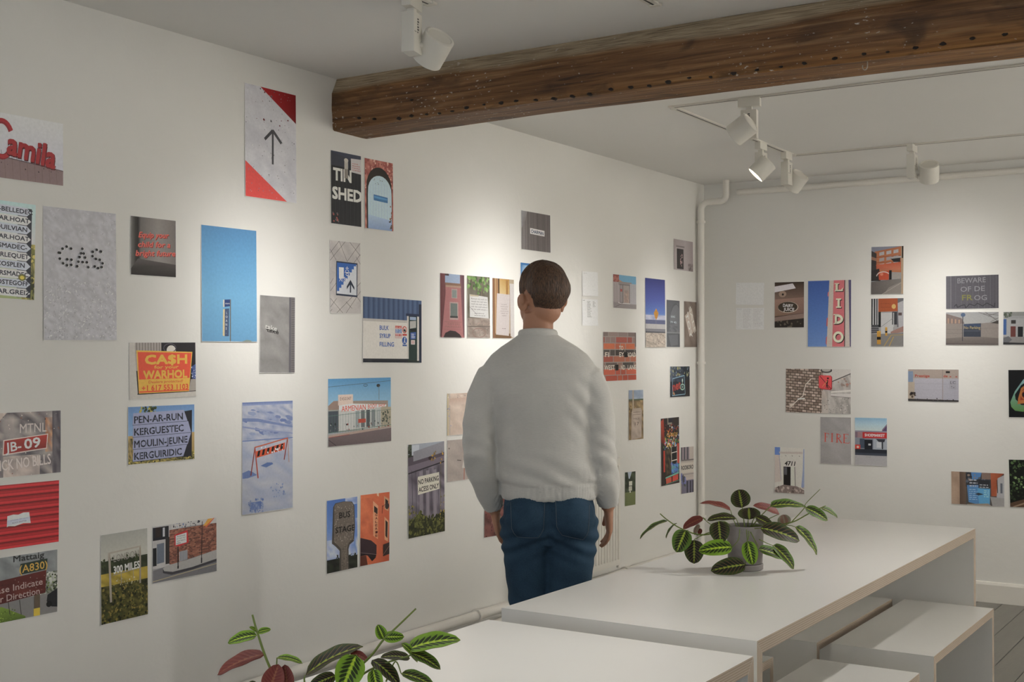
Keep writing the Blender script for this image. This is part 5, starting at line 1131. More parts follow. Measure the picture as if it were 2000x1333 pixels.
@pr('B', 1847.3, 1951, 610, 609.3, 675, 674.8, 'wide print of a blue yard gate reading No Parking between pale walls', 240)
def _(P):
    P.grad([(0, 'bfbfc0'), (.35, 'c3c2c0'), (1, 'a59a94')]); P.p([(0, .04), (.3, .18), (.36, .35), (0, .38)], '9a8a85')
    for i in range(4): P.r(.03 + i * .07, .18 + i * .015, .06 + i * .07, .34, 'c7a58f', i == 0)
    P.p([(0, .34), (.33, .36), (.33, .80), (0, .80)], 'a69c95'); P.p([(.67, .34), (1, .30), (1, .80), (.67, .78)], 'a89e98'); P.l(0, .52, .33, .53, .008, '8d837d'); P.l(0, .64, .33, .64, .008, '8d837d'); P.l(.67, .5, 1, .48, .008, '928882')
    P.p([(.34, .36), (.67, .34), (.67, .75), (.34, .75)], '4f5563'); P.mottle(['4f6180', '5a6a85', '46505f'], 6, 3, .34, .36, .66, .52); P.t('No Parking', .505, .465, .09, 'b5a57a', w=.31, b=.03); P.r(.34, .56, .66, .58, '6d7280')
    for a in ((.62, 0, .98, .22), (.75, 0, 1, .3), (.7, .05, 1, .1), (.8, .12, 1, .02), (.85, .3, 1, .18)): P.l(*a, .010, '6f6864')
    P.p([(.85, .33), (1, .25), (1, .36)], '5d5652'); P.p([(0, .80), (.34, .76), (.67, .75), (1, .79), (1, 1), (0, 1)], ['8f8580', '948a85', '968c87', '8d837f', '857b77', '827874']); P.l(.325, .1, .32, .88, .022, '55555c'); P.e(.33, .08, .045, .06, '6a80a0'); P.l(.0, .95, 1, .97, .015, '6f6662')
@pr('B', 1959.5, 2063, 609.3, 608.5, 674, 674.5, 'wide print of white shopfronts with a brown door, cut by right edge', 218)
def _(P):
    P.r(0, 0, 1, 1, 'a9a9aa'); P.r(0, 0, 1, .12, '9a9c98'); P.sc(14, 0, 0, .15, .15, .05, ['7b8075', '5f6a5a']); P.r(0, .2, 1, .76, 'b3b3b4'); P.r(0, .22, .06, .7, '4a6fa8'); P.r(.15, .25, .24, .36, '4a4644'); P.r(.14, .44, .24, .76, '7b4640'); P.r(.28, .45, .38, .76, '2b2c30'); P.r(.42, .4, .6, .62, '6d7884'); P.r(.65, .45, .75, .76, '3a3f48'); P.r(.8, .42, 1, .62, '707a86'); P.r(0, .76, 1, 1, '9a9695'); P.p([(0, .8), (.1, .74), (.17, .85), (.1, .95), (0, .97)], '77777c'); P.p([(0, .93), (1, .97), (1, 1), (0, 1)], '3f3d40')
@pr('B', 1969, 2032, 722.8, 722.5, 815.7, 817, 'black print of a green and orange neon shape, cut by right edge', 203)
def _(P):
    P.r(0, 0, 1, 1, '161517'); P.p([(.08, .78), (.05, .68), (.2, .45), (.45, .22), (.6, .12), (.75, .16), (.9, .5), (.88, .72), (.7, .84), (.45, .88), (.2, .86)], ['6f9a5a', '6f9f78', '7fa9a0', '86aab0', '86aab5', '86aab0', '7faa90', '6f9f60', '649050', '5f8f4a', '649050'])
    P.p([(.22, .62), (.2, .52), (.4, .32), (.58, .24), (.72, .4), (.76, .62), (.6, .74), (.4, .74)], '161517'); P.p([(.28, .72), (.30, .6), (.4, .38), (.56, .30), (.66, .45), (.68, .6), (.5, .70)], 'b8722a'); P.p([(.36, .64), (.42, .44), (.54, .36), (.60, .48), (.56, .62)], 'a33a20'); P.e(.49, .52, .06, .05, '1d1010'); P.ring(.49, .52, .1, .09, .014, 'c08a30')
@pr('B', 1857.5, 1961.6, 920.9, 925, 984.5, 991, 'wide print of blue bins in a brick alley, lowest on back wall', 168)
def _(P):
    P.r(0, 0, 1, 1, '55504d'); P.r(0, 0, .18, 1, '97816f'); P.mottle(['9b8573', '917b6a', 'a38d7b'], 3, 4, .0, .02, .16, .98); P.p([(.16, 0), (.29, 0), (.28, 1), (.16, 1)], ['5f4d42', '6f5d50', '66554a', '5a493f']); P.r(.28, .0, .78, .45, '3d3f45'); P.p([(.38, 0), (.58, 0), (.55, .2), (.40, .22)], '4f7fb0'); P.sc(20, .3, .05, .7, .3, .05, ['5a6270', '8a7a70', '33363c']); P.r(.58, 0, .76, .2, '7d6a60')
    P.p([(.30, .40), (.52, .38), (.53, .98), (.33, .92)], '4f7fae'); P.p([(.50, .48), (.74, .48), (.73, .98), (.53, .98)], '5596bd'); P.p([(.52, .2), (.73, .25), (.72, .48), (.53, .46)], '33343a'); P.lines(.35, .22, .5, 3, .09, .035, 'a5aab2', .1); P.lines(.54, .36, .71, 2, .07, .03, '9a9ea6', .1); P.lines(.34, .52, .5, 6, .06, .02, '8fb0cf', .2); P.lines(.62, .54, .72, 4, .06, .02, '9cc4da', .2); P.p([(.45, .66), (.52, .62), (.62, .66), (.52, .70)], '3a3f4a')
    P.p([(.75, 0), (1, 0), (.9, .15), (.86, .7), (.76, .7)], ['a3593a', '8f4a30', '96502f', 'a35a38', '935033']); P.p([(.88, .15), (1, .05), (1, .75), (.86, .75)], '9a9a9e'); P.r(.93, .3, .97, .6, '5f636c'); P.l(.87, .2, .88, .6, .02, '3a3536'); P.p([(.74, .72), (1, .75), (1, 1), (.78, 1)], '8f8d8d'); P.p([(.3, .98), (.7, .93), (.76, 1), (.3, 1)], '8f8579')
@pr('B', 1969.8, 2032, 897.6, 899, 991, 993, 'dark print of night foliage above a path, at lower right edge', 168)
def _(P):
    P.r(0, 0, 1, 1, '15170f'); P.sc(150, 0, 0, 1, .85, .03, ['2c3a1f', '3f5230', '1c2614', '516a3c', '283220']); P.sc(20, .1, .3, .7, .6, .025, ['6a8450', '7d9462']); P.p([(0, .92), (.5, .82), (1, .86), (1, 1), (0, 1)], '5a4334'); P.l(.1, 1, .7, .86, .03, '8a7460')
for i_, a_ in enumerate(PRINTS): build_print(i_, *a_)

# ------------------------------------------------------------------ prayer plants
def leaf_mat(name, base, blot, rib, vein, margin, blot_amt=1.0):
    m, nt, N, L, P = nodes(name)
    uv = N.new('ShaderNodeUVMap'); uv.uv_map = 'leaf'
    sp = N.new('ShaderNodeSeparateXYZ'); L.new(uv.outputs[0], sp.inputs[0])
    def mt(op, a, b=0.0, c=None):
        q = N.new('ShaderNodeMath'); q.operation = op
        for i, v in enumerate((a, b) if c is None else (a, b, c)):
            if isinstance(v, (int, float)): q.inputs[i].default_value = v
            else: L.new(v, q.inputs[i])
        return q.outputs[0]
    def step(x, lo, hi):
        r = N.new('ShaderNodeMapRange'); r.clamp = True
        L.new(x, r.inputs['Value']); r.inputs['From Min'].default_value = lo; r.inputs['From Max'].default_value = hi
        return r.outputs[0]
    def mix(f, a, b):
        x = N.new('ShaderNodeMix'); x.data_type = 'RGBA'
        L.new(f, x.inputs[0])
        for i, c in ((6, a), (7, b)):
            if isinstance(c, str): x.inputs[i].default_value = (*srgb(c), 1)
            else: L.new(c, x.inputs[i])
        return x.outputs[2]
    au = mt('ABSOLUTE', mt('MULTIPLY', mt('SUBTRACT', sp.outputs[0], 0.5), 2.0))      # 0 midrib .. 1 edge
    v = sp.outputs[1]
    s = mt('MULTIPLY', mt('SUBTRACT', v, mt('MULTIPLY', au, 0.26)), 8.5)
    fr = mt('FRACT', mt('ADD', s, 10.0))
    tri = mt('ABSOLUTE', mt('SUBTRACT', fr, 0.5))                                     # 0.5 on a vein, 0 between
    nz = N.new('ShaderNodeTexNoise'); nz.inputs['Scale'].default_value = 9; L.new(uv.outputs[0], nz.inputs['Vector'])
    wob = mt('MULTIPLY', mt('SUBTRACT', nz.outputs['Fac'], 0.5), 0.16)
    c = mix(step(mt('ADD', au, wob), 0.60, 0.85), base, margin)
    bl = mt('MULTIPLY', mt('MULTIPLY', step(mt('ADD', au, wob), 0.10, 0.16), mt('SUBTRACT', 1.0, step(mt('ADD', mt('ADD', au, wob), mt('MULTIPLY', tri, 0.5)), 0.62, 0.72))), mt('SUBTRACT', 1.0, step(tri, 0.36, 0.42)))
    c = mix(mt('MULTIPLY', bl, blot_amt), c, blot)
    ribm = mt('SUBTRACT', 1.0, step(mt('SUBTRACT', au, mt('MULTIPLY', tri, 0.26)), 0.0, 0.05))
    c = mix(ribm, c, rib)
    if vein:
        vm = mt('MULTIPLY', step(tri, 0.455, 0.485), mt('SUBTRACT', 1.0, step(au, 0.88, 0.95)))
        c = mix(mt('MULTIPLY', vm, 0.85), c, vein)
        c = mix(mt('MULTIPLY', mt('SUBTRACT', 1.0, step(au, 0.012, 0.025)), 0.6), c, vein)
    L.new(c, P.inputs['Base Color'])
    P.inputs['Roughness'].default_value = 0.55; P.inputs['Specular IOR Level'].default_value = 0.3
    b = N.new('ShaderNodeBump'); b.inputs['Strength'].default_value = 0.25; b.inputs['Distance'].default_value = 0.002
    L.new(tri, b.inputs['Height']); L.new(b.outputs[0], P.inputs['Normal'])
    return m
LM = {
    'dark': leaf_mat('leaf_dark', '2c3619', '1a1e10', '86a532', 'ab6a52', '3a4a1e'),
    'mid': leaf_mat('leaf_mid', '4a6a22', '20290f', 'a3bf3a', '9a6a44', '557a28'),
    'lime': leaf_mat('leaf_lime', '74992b', '28360f', 'b5cf3c', None, '7fa62f'),
    'red': leaf_mat('leaf_red', '7a3a33', '6a2f2c', '8f5a3f', '9a5a4a', '7d4038', 0.4),
    'pale': leaf_mat('leaf_pale', '9a9a84', 'a34a3c', 'b8b49a', '8f3d34', '9ea288', 0.5),
}
M_UNDER = pmat('leaf_underside', '7d4f45', 0.5, 0.15, 60)
M_STEM = pmat('plant_stem', '6f8038', 0.5, 0.15, 40)
M_POT = pmat('grey_concrete_pot', '938e8a', 0.7, 0.10, 18, 0.25, 70)
M_SOIL = pmat('potting_soil', '2a211b', 0.95, 0.3, 60, 0.8, 90)

def leaf(parent, org, B, T, wv, mat, droop=0.12, shape=1.0):
    """thin curved blade from B to T, wv the half-width vector, slightly folded along the midrib"""
    B, T, wv = Vector(B) - org, Vector(T) - org, Vector(wv)
    ax = T - B; ln = ax.length
    nrm = wv.cross(ax).normalized()
    view = (CAM_O - (org + B)).normalized()
    if nrm.dot(view + Vector((0, 0, 0.5))) < 0: nrm = -nrm
    n, m = 14, 8
    top, bot = [], []
    rnd = random.Random(int(abs(B.x * 7919 + T.z * 104729) * 1000))
    ph = rnd.uniform(0, 6)
    for i in range(n + 1):
        v = i / n
        w = (math.sin(math.pi * min(1, v ** 0.82)) ** 0.5) * (1 - 0.06 * v) if 0 < v < 1 else 0.0
        if v > 0.93: w *= 0.75
        row, rowb = [], []
        for j in range(m + 1):
            u = j / m * 2 - 1
            bend = droop * ln * (4 * v * (1 - v)) * 0.5
            fold = 0.10 * abs(u) * wv.length * w * 2 + 0.035 * wv.length * math.sin(v * 14 + ph + u * 2) * abs(u)
            p = B + ax * v + wv * (u * w) + nrm * (bend + fold)
            row.append(p); rowb.append(p - nrm * 0.0007)
        top.append(row); bot.append(rowb)
    bm = bmesh.new(); uvl = bm.loops.layers.uv.new('leaf')
    def grid(rows, mi, flip):
        vs = [[bm.verts.new(p) for p in r] for r in rows]
        for i in range(n):
            for j in range(m):
                q = [vs[i][j], vs[i][j + 1], vs[i + 1][j + 1], vs[i + 1][j]]
                uvs = [(j / m, i / n), ((j + 1) / m, i / n), ((j + 1) / m, (i + 1) / n), (j / m, (i + 1) / n)]
                if flip: q.reverse(); uvs.reverse()
                try: f = bm.faces.new(q)
                except ValueError: continue
                f.material_index = mi; f.smooth = True
                for lp, c in zip(f.loops, uvs): lp[uvl].uv = c
    grid(top, 0, False); grid(bot, 1, True)
    me = bpy.data.meshes.new('leaf'); bm.to_mesh(me); bm.free()
    me.materials.append(mat); me.materials.append(M_UNDER)
    return link('leaf', me, parent)

def plant(loc, label, conv, depth, leaves, stems, pot_r, pot_h, name='potted_plant'):
    """conv turns a measured point into a pixel; depth is the plant's distance, dd the leaf's offset from it"""
    org = Vector(loc)
    e = empty(name, org)
    bm = bmesh.new()
    lathe(bm, (0, 0, 0), [(pot_r * 0.9, 0.0), (pot_r * 0.96, 0.003), (pot_r * 0.97, 0.018), (pot_r * 0.95, 0.020), (pot_r * 0.5, 0.021)]); mesh('saucer', bm, M_POT, e, smooth=30)
    bm = bmesh.new()
    lathe(bm, (0, 0, 0), [(pot_r * 0.5, 0.022), (pot_r * 0.91, 0.0225), (pot_r * 0.93, 0.026), (pot_r * 1.0, pot_h - 0.002), (pot_r * 0.985, pot_h), (pot_r * 0.93, pot_h), (pot_r * 0.92, pot_h - 0.02), (pot_r * 0.5, pot_h - 0.021)]); mesh('pot', bm, M_POT, e, smooth=30)
    bm = bmesh.new()
    lathe(bm, (0, 0, 0), [(pot_r * 0.915, pot_h - 0.03), (pot_r * 0.915, pot_h - 0.016), (pot_r * 0.6, pot_h - 0.010), (pot_r * 0.1, pot_h - 0.006)], 24); mesh('soil', bm, M_SOIL, e, smooth=True)
    for (bx_, by, tx, ty, w, kind, db, dt) in leaves:
        (b_u, b_v), (t_u, t_v) = conv(bx_, by), conv(tx, ty)
        wpx = w * conv.k
        B, T = at_depth(b_u, b_v, depth + db), at_depth(t_u, t_v, depth + dt)
        ln = (T - B).length
        app = wpx * depth / F_PX / 2
        true = max(app, min(0.26 * ln, 0.034))
        a = (T - B).normalized()
        view = ((B + T) / 2 - CAM_O).normalized()
        s = a.cross(view).normalized()
        cs = min(1.0, app / true); sn = math.sqrt(max(0, 1 - cs * cs))
        q = a.cross(s).normalized()
        if q.dot(view) < 0: q = -q
        up = s if s.z > 0 else -s
        wv = (up * cs + q * sn) * true          # the far edge of a foreshortened blade is the upper one
        leaf(e, org, B, T, wv, LM[kind], 0.14)
    for (pts, r) in stems:
        P3 = []
        for p in pts:
            u, v = conv(p[0], p[1]); P3.append(at_depth(u, v, depth + p[2]) - org)
        # smooth the run
        out = []
        for i in range(len(P3) - 1):
            p0, p1, p2, p3 = P3[max(i - 1, 0)], P3[i], P3[i + 1], P3[min(i + 2, len(P3) - 1)]
            for k in range(5):
                t = k / 5
                out.append(0.5 * ((2 * p1) + (p2 - p0) * t + (2 * p0 - 5 * p1 + 4 * p2 - p3) * t * t + (3 * p1 - p0 - 3 * p2 + p3) * t ** 3))
        out.append(P3[-1])
        bm = bmesh.new(); tube(bm, out, [r * (1.1 - 0.5 * i / len(out)) for i in range(len(out))], 6); mesh('stem', bm, M_STEM, e, smooth=True)
    return tag(e, label, 'plant')

class Conv:
    def __init__(s, x, y, k): s.x, s.y, s.k = x, y, 1 / k
    def __call__(s, a, b): return s.x + a * s.k, s.y + b * s.k
c1 = Conv(1200, 920, 4.1667)
pot1 = on(2, 0.75, *c1(1065, 800))
D1 = depth_of(pot1)
plant(pot1, 'bushy prayer plant with red-veined leaves in a grey concrete pot on the long table', c1, D1, [
    (1040, 302, 1012, 152, 165, 'dark', 0.0, 0.03), (1098, 398, 1094, 300, 185, 'dark', -0.02, 0.0), (945, 322, 693, 265, 42, 'red', 0.05, 0.09),
    (990, 388, 755, 405, 62, 'dark', 0.0, 0.0), (722, 385, 558, 472, 72, 'red', 0.04, 0.05), (430, 408, 208, 553, 30, 'mid', 0.02, 0.03),
    (503, 428, 420, 550, 16, 'mid', 0.03, 0.02), (580, 485, 505, 665, 160, 'mid', -0.03, -0.05), (650, 563, 648, 758, 165, 'dark', -0.02, -0.03),
    (848, 412, 866, 592, 165, 'dark', -0.05, -0.075), (960, 622, 684, 655, 132, 'lime', -0.08, -0.08), (1066, 765, 784, 815, 142, 'dark', -0.085, -0.095),
    (1083, 573, 1128, 766, 130, 'lime', -0.085, -0.095), (1172, 640, 1376, 718, 78, 'mid', -0.08, -0.06), (1288, 608, 1462, 800, 88, 'mid', -0.05, -0.04),
    (1190, 468, 1508, 572, 132, 'dark', -0.07, -0.07), (1150, 378, 1290, 455, 82, 'dark', -0.04, -0.03), (1473, 458, 1648, 685, 66, 'mid', -0.02, 0.0),
    (1392, 448, 1370, 358, 112, 'pale', 0.05, 0.07), (1343, 352, 1128, 285, 62, 'red', 0.06, 0.05), (1268, 292, 1562, 298, 68, 'mid', 0.0, 0.02),
    (1553, 303, 1736, 408, 82, 'mid', 0.0, -0.01), (1680, 303, 1816, 382, 36, 'mid', 0.02, 0.02), (690, 440, 650, 522, 40, 'pale', 0.05, 0.05),
    (700, 470, 690, 520, 40, 'red', 0.06, 0.06)],
    [([(1010, 455, 0.0), (860, 495, 0.0), (700, 522, 0.0), (540, 470, 0.0), (430, 400, 0.02), (372, 350, 0.03)], 0.0028),
     ([(1000, 460, 0.01), (780, 500, 0.0), (650, 560, -0.02)], 0.002), ([(1100, 450, 0), (1290, 445, 0), (1450, 418, 0), (1590, 345, 0), (1720, 285, 0.0)], 0.0026),
     ([(1440, 420, 0), (1545, 305, 0.0), (1560, 265, 0.0), (1675, 150, 0.01)], 0.0016), ([(1060, 460, 0), (1050, 380, 0), (1040, 302, 0)], 0.002),
     ([(1085, 460, 0), (1088, 400, -0.02)], 0.002), ([(1000, 460, 0), (970, 400, 0.02), (945, 322, 0.05)], 0.0018), ([(1020, 460, 0), (990, 388, 0)], 0.0018),
     ([(1110, 460, 0), (1130, 400, -0.03), (1150, 378, -0.04)], 0.0018), ([(1115, 460, 0), (1190, 370, 0), (1268, 292, 0)], 0.002),
     ([(950, 455, 0), (900, 415, -0.04), (848, 412, -0.05)], 0.0018), ([(1095, 470, -0.04), (1130, 540, -0.075), (1172, 620, -0.08)], 0.002), ([(1090, 468, -0.04), (1095, 520, -0.075), (1083, 573, -0.085)], 0.0018),
     ([(1110, 470, -0.03), (1150, 470, -0.06), (1190, 468, -0.07)], 0.0018), ([(1120, 460, 0.0), (1300, 440, 0.02), (1392, 448, 0.05)], 0.0016), ([(1300, 445, 0.0), (1420, 445, -0.01), (1473, 458, -0.02)], 0.0016),
     ([(1180, 560, -0.08), (1240, 590, -0.06), (1288, 608, -0.05)], 0.0016), ([(1020, 475, -0.06), (1010, 560, -0.09), (960, 622, -0.08)], 0.0015), ([(1075, 480, -0.06), (1085, 650, -0.10), (1066, 765, -0.085)], 0.0015), ([(740, 395, 0.03), (722, 385, 0.04), (790, 440, 0.03), (900, 470, 0.0)], 0.0015), ([(1130, 455, 0.03), (1260, 390, 0.05), (1343, 352, 0.06)], 0.0015),
     ([(600, 485, 0.0), (580, 485, -0.03)], 0.0014), ([(505, 430, 0.02), (503, 428, 0.03)], 0.0014)], 0.061, 0.146)
c2 = Conv(400, 1140, 3.3333)
D2 = 2.02
pot2 = at_depth(690, 1500, D2); pot2.z = 0.75
plant(pot2, 'prayer plant on the nearest table, its leaves rising from the lower frame edge', c2, D2, [
    (338, 338, 150, 390, 72, 'lime', 0, 0.0), (345, 320, 430, 300, 40, 'lime', 0, 0), (345, 315, 290, 284, 24, 'lime', 0, 0), (388, 462, 82, 597, 82, 'red', 0, -0.01), (470, 485, 636, 522, 40, 'lime', 0.01, 0.01),
    (420, 700, 480, 528, 150, 'red', 0.0, 0.0), (540, 690, 520, 530, 100, 'red', 0.01, 0.01), (655, 600, 1030, 412, 92, 'dark', 0.02, 0.03), (985, 468, 890, 700, 190, 'lime', -0.03, -0.05), (950, 450, 1062, 505, 50, 'red', 0.02, 0.01),
    (1088, 500, 1265, 665, 92, 'dark', 0.0, -0.02), (1166, 362, 1125, 270, 78, 'lime', 0, 0), (1163, 350, 1298, 348, 78, 'lime', 0.0, 0.0), (1322, 432, 1664, 370, 112, 'lime', 0.0, 0.01), (1335, 490, 1145, 482, 60, 'dark', 0.01, 0.0),
    (1340, 455, 1535, 562, 75, 'mid', -0.01, -0.02), (1280, 390, 1385, 515, 44, 'lime', -0.005, -0.01), (1095, 560, 1130, 720, 100, 'lime', -0.03, -0.04), (1278, 588, 1500, 680, 72, 'mid', -0.02, -0.02), (850, 600, 680, 670, 95, 'dark', -0.01, -0.02), (330, 640, 250, 720, 60, 'dark', 0, 0)],
    [([(700, 900, 0), (520, 720, 0), (420, 540, 0), (345, 330, 0), (310, 205, 0.005)], 0.0026), ([(760, 900, 0), (900, 650, 0), (1075, 480, 0), (1165, 365, 0), (1245, 290, 0), (1375, 165, 0.01)], 0.0024),
     ([(820, 900, 0), (1000, 620, 0.0), (1180, 520, 0.0), (1335, 470, 0), (1322, 432, 0)], 0.002), ([(470, 640, 0), (468, 540, 0.01), (470, 485, 0.01)], 0.0014), ([(420, 540, 0), (388, 462, 0)], 0.0014), ([(700, 900, 0.0), (650, 650, 0.01), (655, 600, 0.02)], 0.0018), ([(900, 700, 0.0), (1000, 540, -0.01), (985, 468, -0.03)], 0.0016), ([(1180, 640, 0), (1240, 510, 0), (1278, 588, -0.02)], 0.0014)], 0.061, 0.146)

# ------------------------------------------------------------------ the person seen from behind
def knit_mat():
    m, nt, N, L, P = nodes('light_grey_knit')
    tc = N.new('ShaderNodeTexCoord')
    n1 = N.new('ShaderNodeTexNoise'); n1.inputs['Scale'].default_value = 7; n1.inputs['Detail'].default_value = 6; L.new(tc.outputs['Object'], n1.inputs['Vector'])
    mp = N.new('ShaderNodeMapping'); mp.inputs['Scale'].default_value = (20, 20, 130); L.new(tc.outputs['Object'], mp.inputs[0])
    n2 = N.new('ShaderNodeTexNoise'); n2.inputs['Scale'].default_value = 4; n2.inputs['Detail'].default_value = 4; L.new(mp.outputs[0], n2.inputs['Vector'])
    rp = N.new('ShaderNodeValToRGB'); rp.color_ramp.elements[0].color = (*srgb('c3c1bc'), 1); rp.color_ramp.elements[1].color = (*srgb('d4d2cc'), 1)
    rp.color_ramp.elements[0].position = 0.3; rp.color_ramp.elements[1].position = 0.7
    ad = N.new('ShaderNodeMath'); ad.operation = 'MULTIPLY_ADD'; ad.inputs[1].default_value = 0.4; L.new(n2.outputs['Fac'], ad.inputs[0])
    ml = N.new('ShaderNodeMath'); ml.operation = 'MULTIPLY'; ml.inputs[1].default_value = 0.6; L.new(n1.outputs['Fac'], ml.inputs[0]); L.new(ml.outputs[0], ad.inputs[2])
    L.new(ad.outputs[0], rp.inputs[0]); L.new(rp.outputs[0], P.inputs['Base Color'])
    P.inputs['Roughness'].default_value = 0.95; P.inputs['Specular IOR Level'].default_value = 0.1
    P.inputs['Sheen Weight'].default_value = 0.3
    b = N.new('ShaderNodeBump'); b.inputs['Strength'].default_value = 0.25; b.inputs['Distance'].default_value = 0.004
    L.new(n2.outputs['Fac'], b.inputs['Height']); L.new(b.outputs[0], P.inputs['Normal'])
    return m
def denim_mat():
    m, nt, N, L, P = nodes('blue_denim')
    tc = N.new('ShaderNodeTexCoord')
    n1 = N.new('ShaderNodeTexNoise'); n1.inputs['Scale'].default_value = 8; n1.inputs['Detail'].default_value = 5; L.new(tc.outputs['Object'], n1.inputs['Vector'])
    n2 = N.new('ShaderNodeTexNoise'); n2.inputs['Scale'].default_value = 300; L.new(tc.outputs['Object'], n2.inputs['Vector'])
    rp = N.new('ShaderNodeValToRGB'); e = rp.color_ramp.elements
    e[0].position = 0.35; e[0].color = (*srgb('24384a'), 1); e[1].position = 0.72; e[1].color = (*srgb('3c566c'), 1)
    ad = N.new('ShaderNodeMath'); ad.operation = 'MULTIPLY_ADD'; ad.inputs[1].default_value = 0.3; L.new(n2.outputs['Fac'], ad.inputs[0])
    ml = N.new('ShaderNodeMath'); ml.operation = 'MULTIPLY'; ml.inputs[1].default_value = 0.7; L.new(n1.outputs['Fac'], ml.inputs[0]); L.new(ml.outputs[0], ad.inputs[2])
    L.new(ad.outputs[0], rp.inputs[0]); L.new(rp.outputs[0], P.inputs['Base Color'])
    P.inputs['Roughness'].default_value = 0.85; P.inputs['Specular IOR Level'].default_value = 0.2
    return m
def hair_mat():
    m, nt, N, L, P = nodes('brown_hair')
    tc = N.new('ShaderNodeTexCoord'); mp = N.new('ShaderNodeMapping'); mp.inputs['Scale'].default_value = (90, 60, 14); L.new(tc.outputs['Object'], mp.inputs[0])
    n = N.new('ShaderNodeTexNoise'); n.inputs['Scale'].default_value = 3; n.inputs['Detail'].default_value = 5; L.new(mp.outputs[0], n.inputs['Vector'])
    rp = N.new('ShaderNodeValToRGB'); e = rp.color_ramp.elements
    e[0].position = 0.3; e[0].color = (*srgb('2a1d15'), 1); e[1].position = 0.72; e[1].color = (*srgb('6a4d38'), 1)
    L.new(n.outputs['Fac'], rp.inputs[0]); P.inputs['Roughness'].default_value = 0.55
    at = N.new('ShaderNodeAttribute'); at.attribute_name = 'clipped'          # close-clipped hair lets the scalp show
    mx = N.new('ShaderNodeMix'); mx.data_type = 'RGBA'; L.new(at.outputs['Fac'], mx.inputs[0]); L.new(rp.outputs[0], mx.inputs[6]); mx.inputs[7].default_value = (*srgb('8f6a54'), 1)
    L.new(mx.outputs[2], P.inputs['Base Color'])
    b = N.new('ShaderNodeBump'); b.inputs['Strength'].default_value = 0.8; b.inputs['Distance'].default_value = 0.006; L.new(n.outputs['Fac'], b.inputs['Height']); L.new(b.outputs[0], P.inputs['Normal'])
    return m
M_KNIT, M_DENIM, M_HAIR = knit_mat(), denim_mat(), hair_mat()
M_SKIN = pmat('skin', 'b28267', 0.5, 0.06, 14, 0.08, 200)
M_STITCH = pmat('denim_stitching', '56606a', 0.8)
M_SHOE = pmat('white_shoe', 'c9c6c0', 0.5)
M_EYE = pmat('eye_white', 'e8e4de', 0.2)
M_IRIS = pmat('brown_iris', '3a2a20', 0.2)

def ellipse(c, rx, ry, n=28, rot=0.0):
    out = []
    for i in range(n):
        t = 6.28318 * i / n
        x, y = rx * math.copysign(abs(math.cos(t)) ** 0.9, math.cos(t)), ry * math.copysign(abs(math.sin(t)) ** 0.9, math.sin(t))
        out.append(Vector((c[0] + x * math.cos(rot) - y * math.sin(rot), c[1] + x * math.sin(rot) + y * math.cos(rot), c[2])))
    return out
def ball(bm, c, r, seg=20):
    m = Matrix.Translation(Vector(c)) @ Matrix.Diagonal((r[0], r[1], r[2], 1))
    bmesh.ops.create_uvsphere(bm, u_segments=seg, v_segments=seg // 2 + 2, radius=1.0, matrix=m)
def rot_ball(bm, M, c, r, seg=20):
    bmesh.ops.create_uvsphere(bm, u_segments=seg, v_segments=seg // 2 + 2, radius=1.0, matrix=M @ Matrix.Translation(Vector(c)) @ Matrix.Diagonal((r[0], r[1], r[2], 1)))
def fused(bm, voxel, smooth_n, fac=0.5):
    """one continuous skin around overlapping volumes"""
    bmesh.ops.recalc_face_normals(bm, faces=bm.faces)
    me = bpy.data.meshes.new('volume'); bm.to_mesh(me); bm.free()
    o = bpy.data.objects.new('volume', me); COL.objects.link(o)
    r = o.modifiers.new('r', 'REMESH'); r.mode = 'VOXEL'; r.voxel_size = voxel
    s = o.modifiers.new('s', 'SMOOTH'); s.factor = fac; s.iterations = smooth_n
    dg = bpy.context.evaluated_depsgraph_get()
    out = bpy.data.meshes.new_from_object(o.evaluated_get(dg))
    bpy.data.objects.remove(o); bpy.data.meshes.remove(me)
    return out
def displaced(me, fn):
    ns = [v.normal.copy() for v in me.vertices]
    for v, n in zip(me.vertices, ns): v.co += n * fn(v.co, n)
    for p in me.polygons: p.use_smooth = True
    return me

PD = 4.60
pc = at_depth(1060, 700, PD)
person_loc = Vector((pc.x, pc.y, 0))
PYAW = YAW - math.radians(1.4)

# bare body: trunk, neck, head, arms, hands, legs in one skin
bm = bmesh.new()
loft(bm, [ellipse((cx, cy, z), rx, ry) for z, rx, ry, cx, cy in ((0.80, .13, .09, .02, 0), (0.92, .15, .10, .02, 0), (1.10, .14, .09, .01, 0), (1.30, .165, .10, 0, 0), (1.42, .15, .09, -.005, 0), (1.48, .07, .06, -.012, 0), (1.53, .058, .06, -.018, .005), (1.62, .055, .062, -.016, .018))])
HC = Vector((-0.004, 0.02, 1.675))
HM = Matrix.Translation(HC) @ Matrix.Rotation(math.radians(30), 4, 'Z') @ Matrix.Rotation(math.radians(4), 4, 'X')
for c, r in (((0, -.012, .018), (.075, .094, .092)), ((0, .03, -.045), (.064, .068, .07)), ((0, .052, -.088), (.042, .045, .03)), ((0, .085, .03), (.05, .02, .04)), ((0, .104, -.022), (.013, .018, .024)), ((0, .118, -.032), (.012, .010, .009)), ((0, .092, -.062), (.024, .014, .009)), ((0, .094, -.05), (.02, .010, .006)), ((0, -.035, -.045), (.058, .055, .05))):
    rot_ball(bm, HM, c, r, 24)
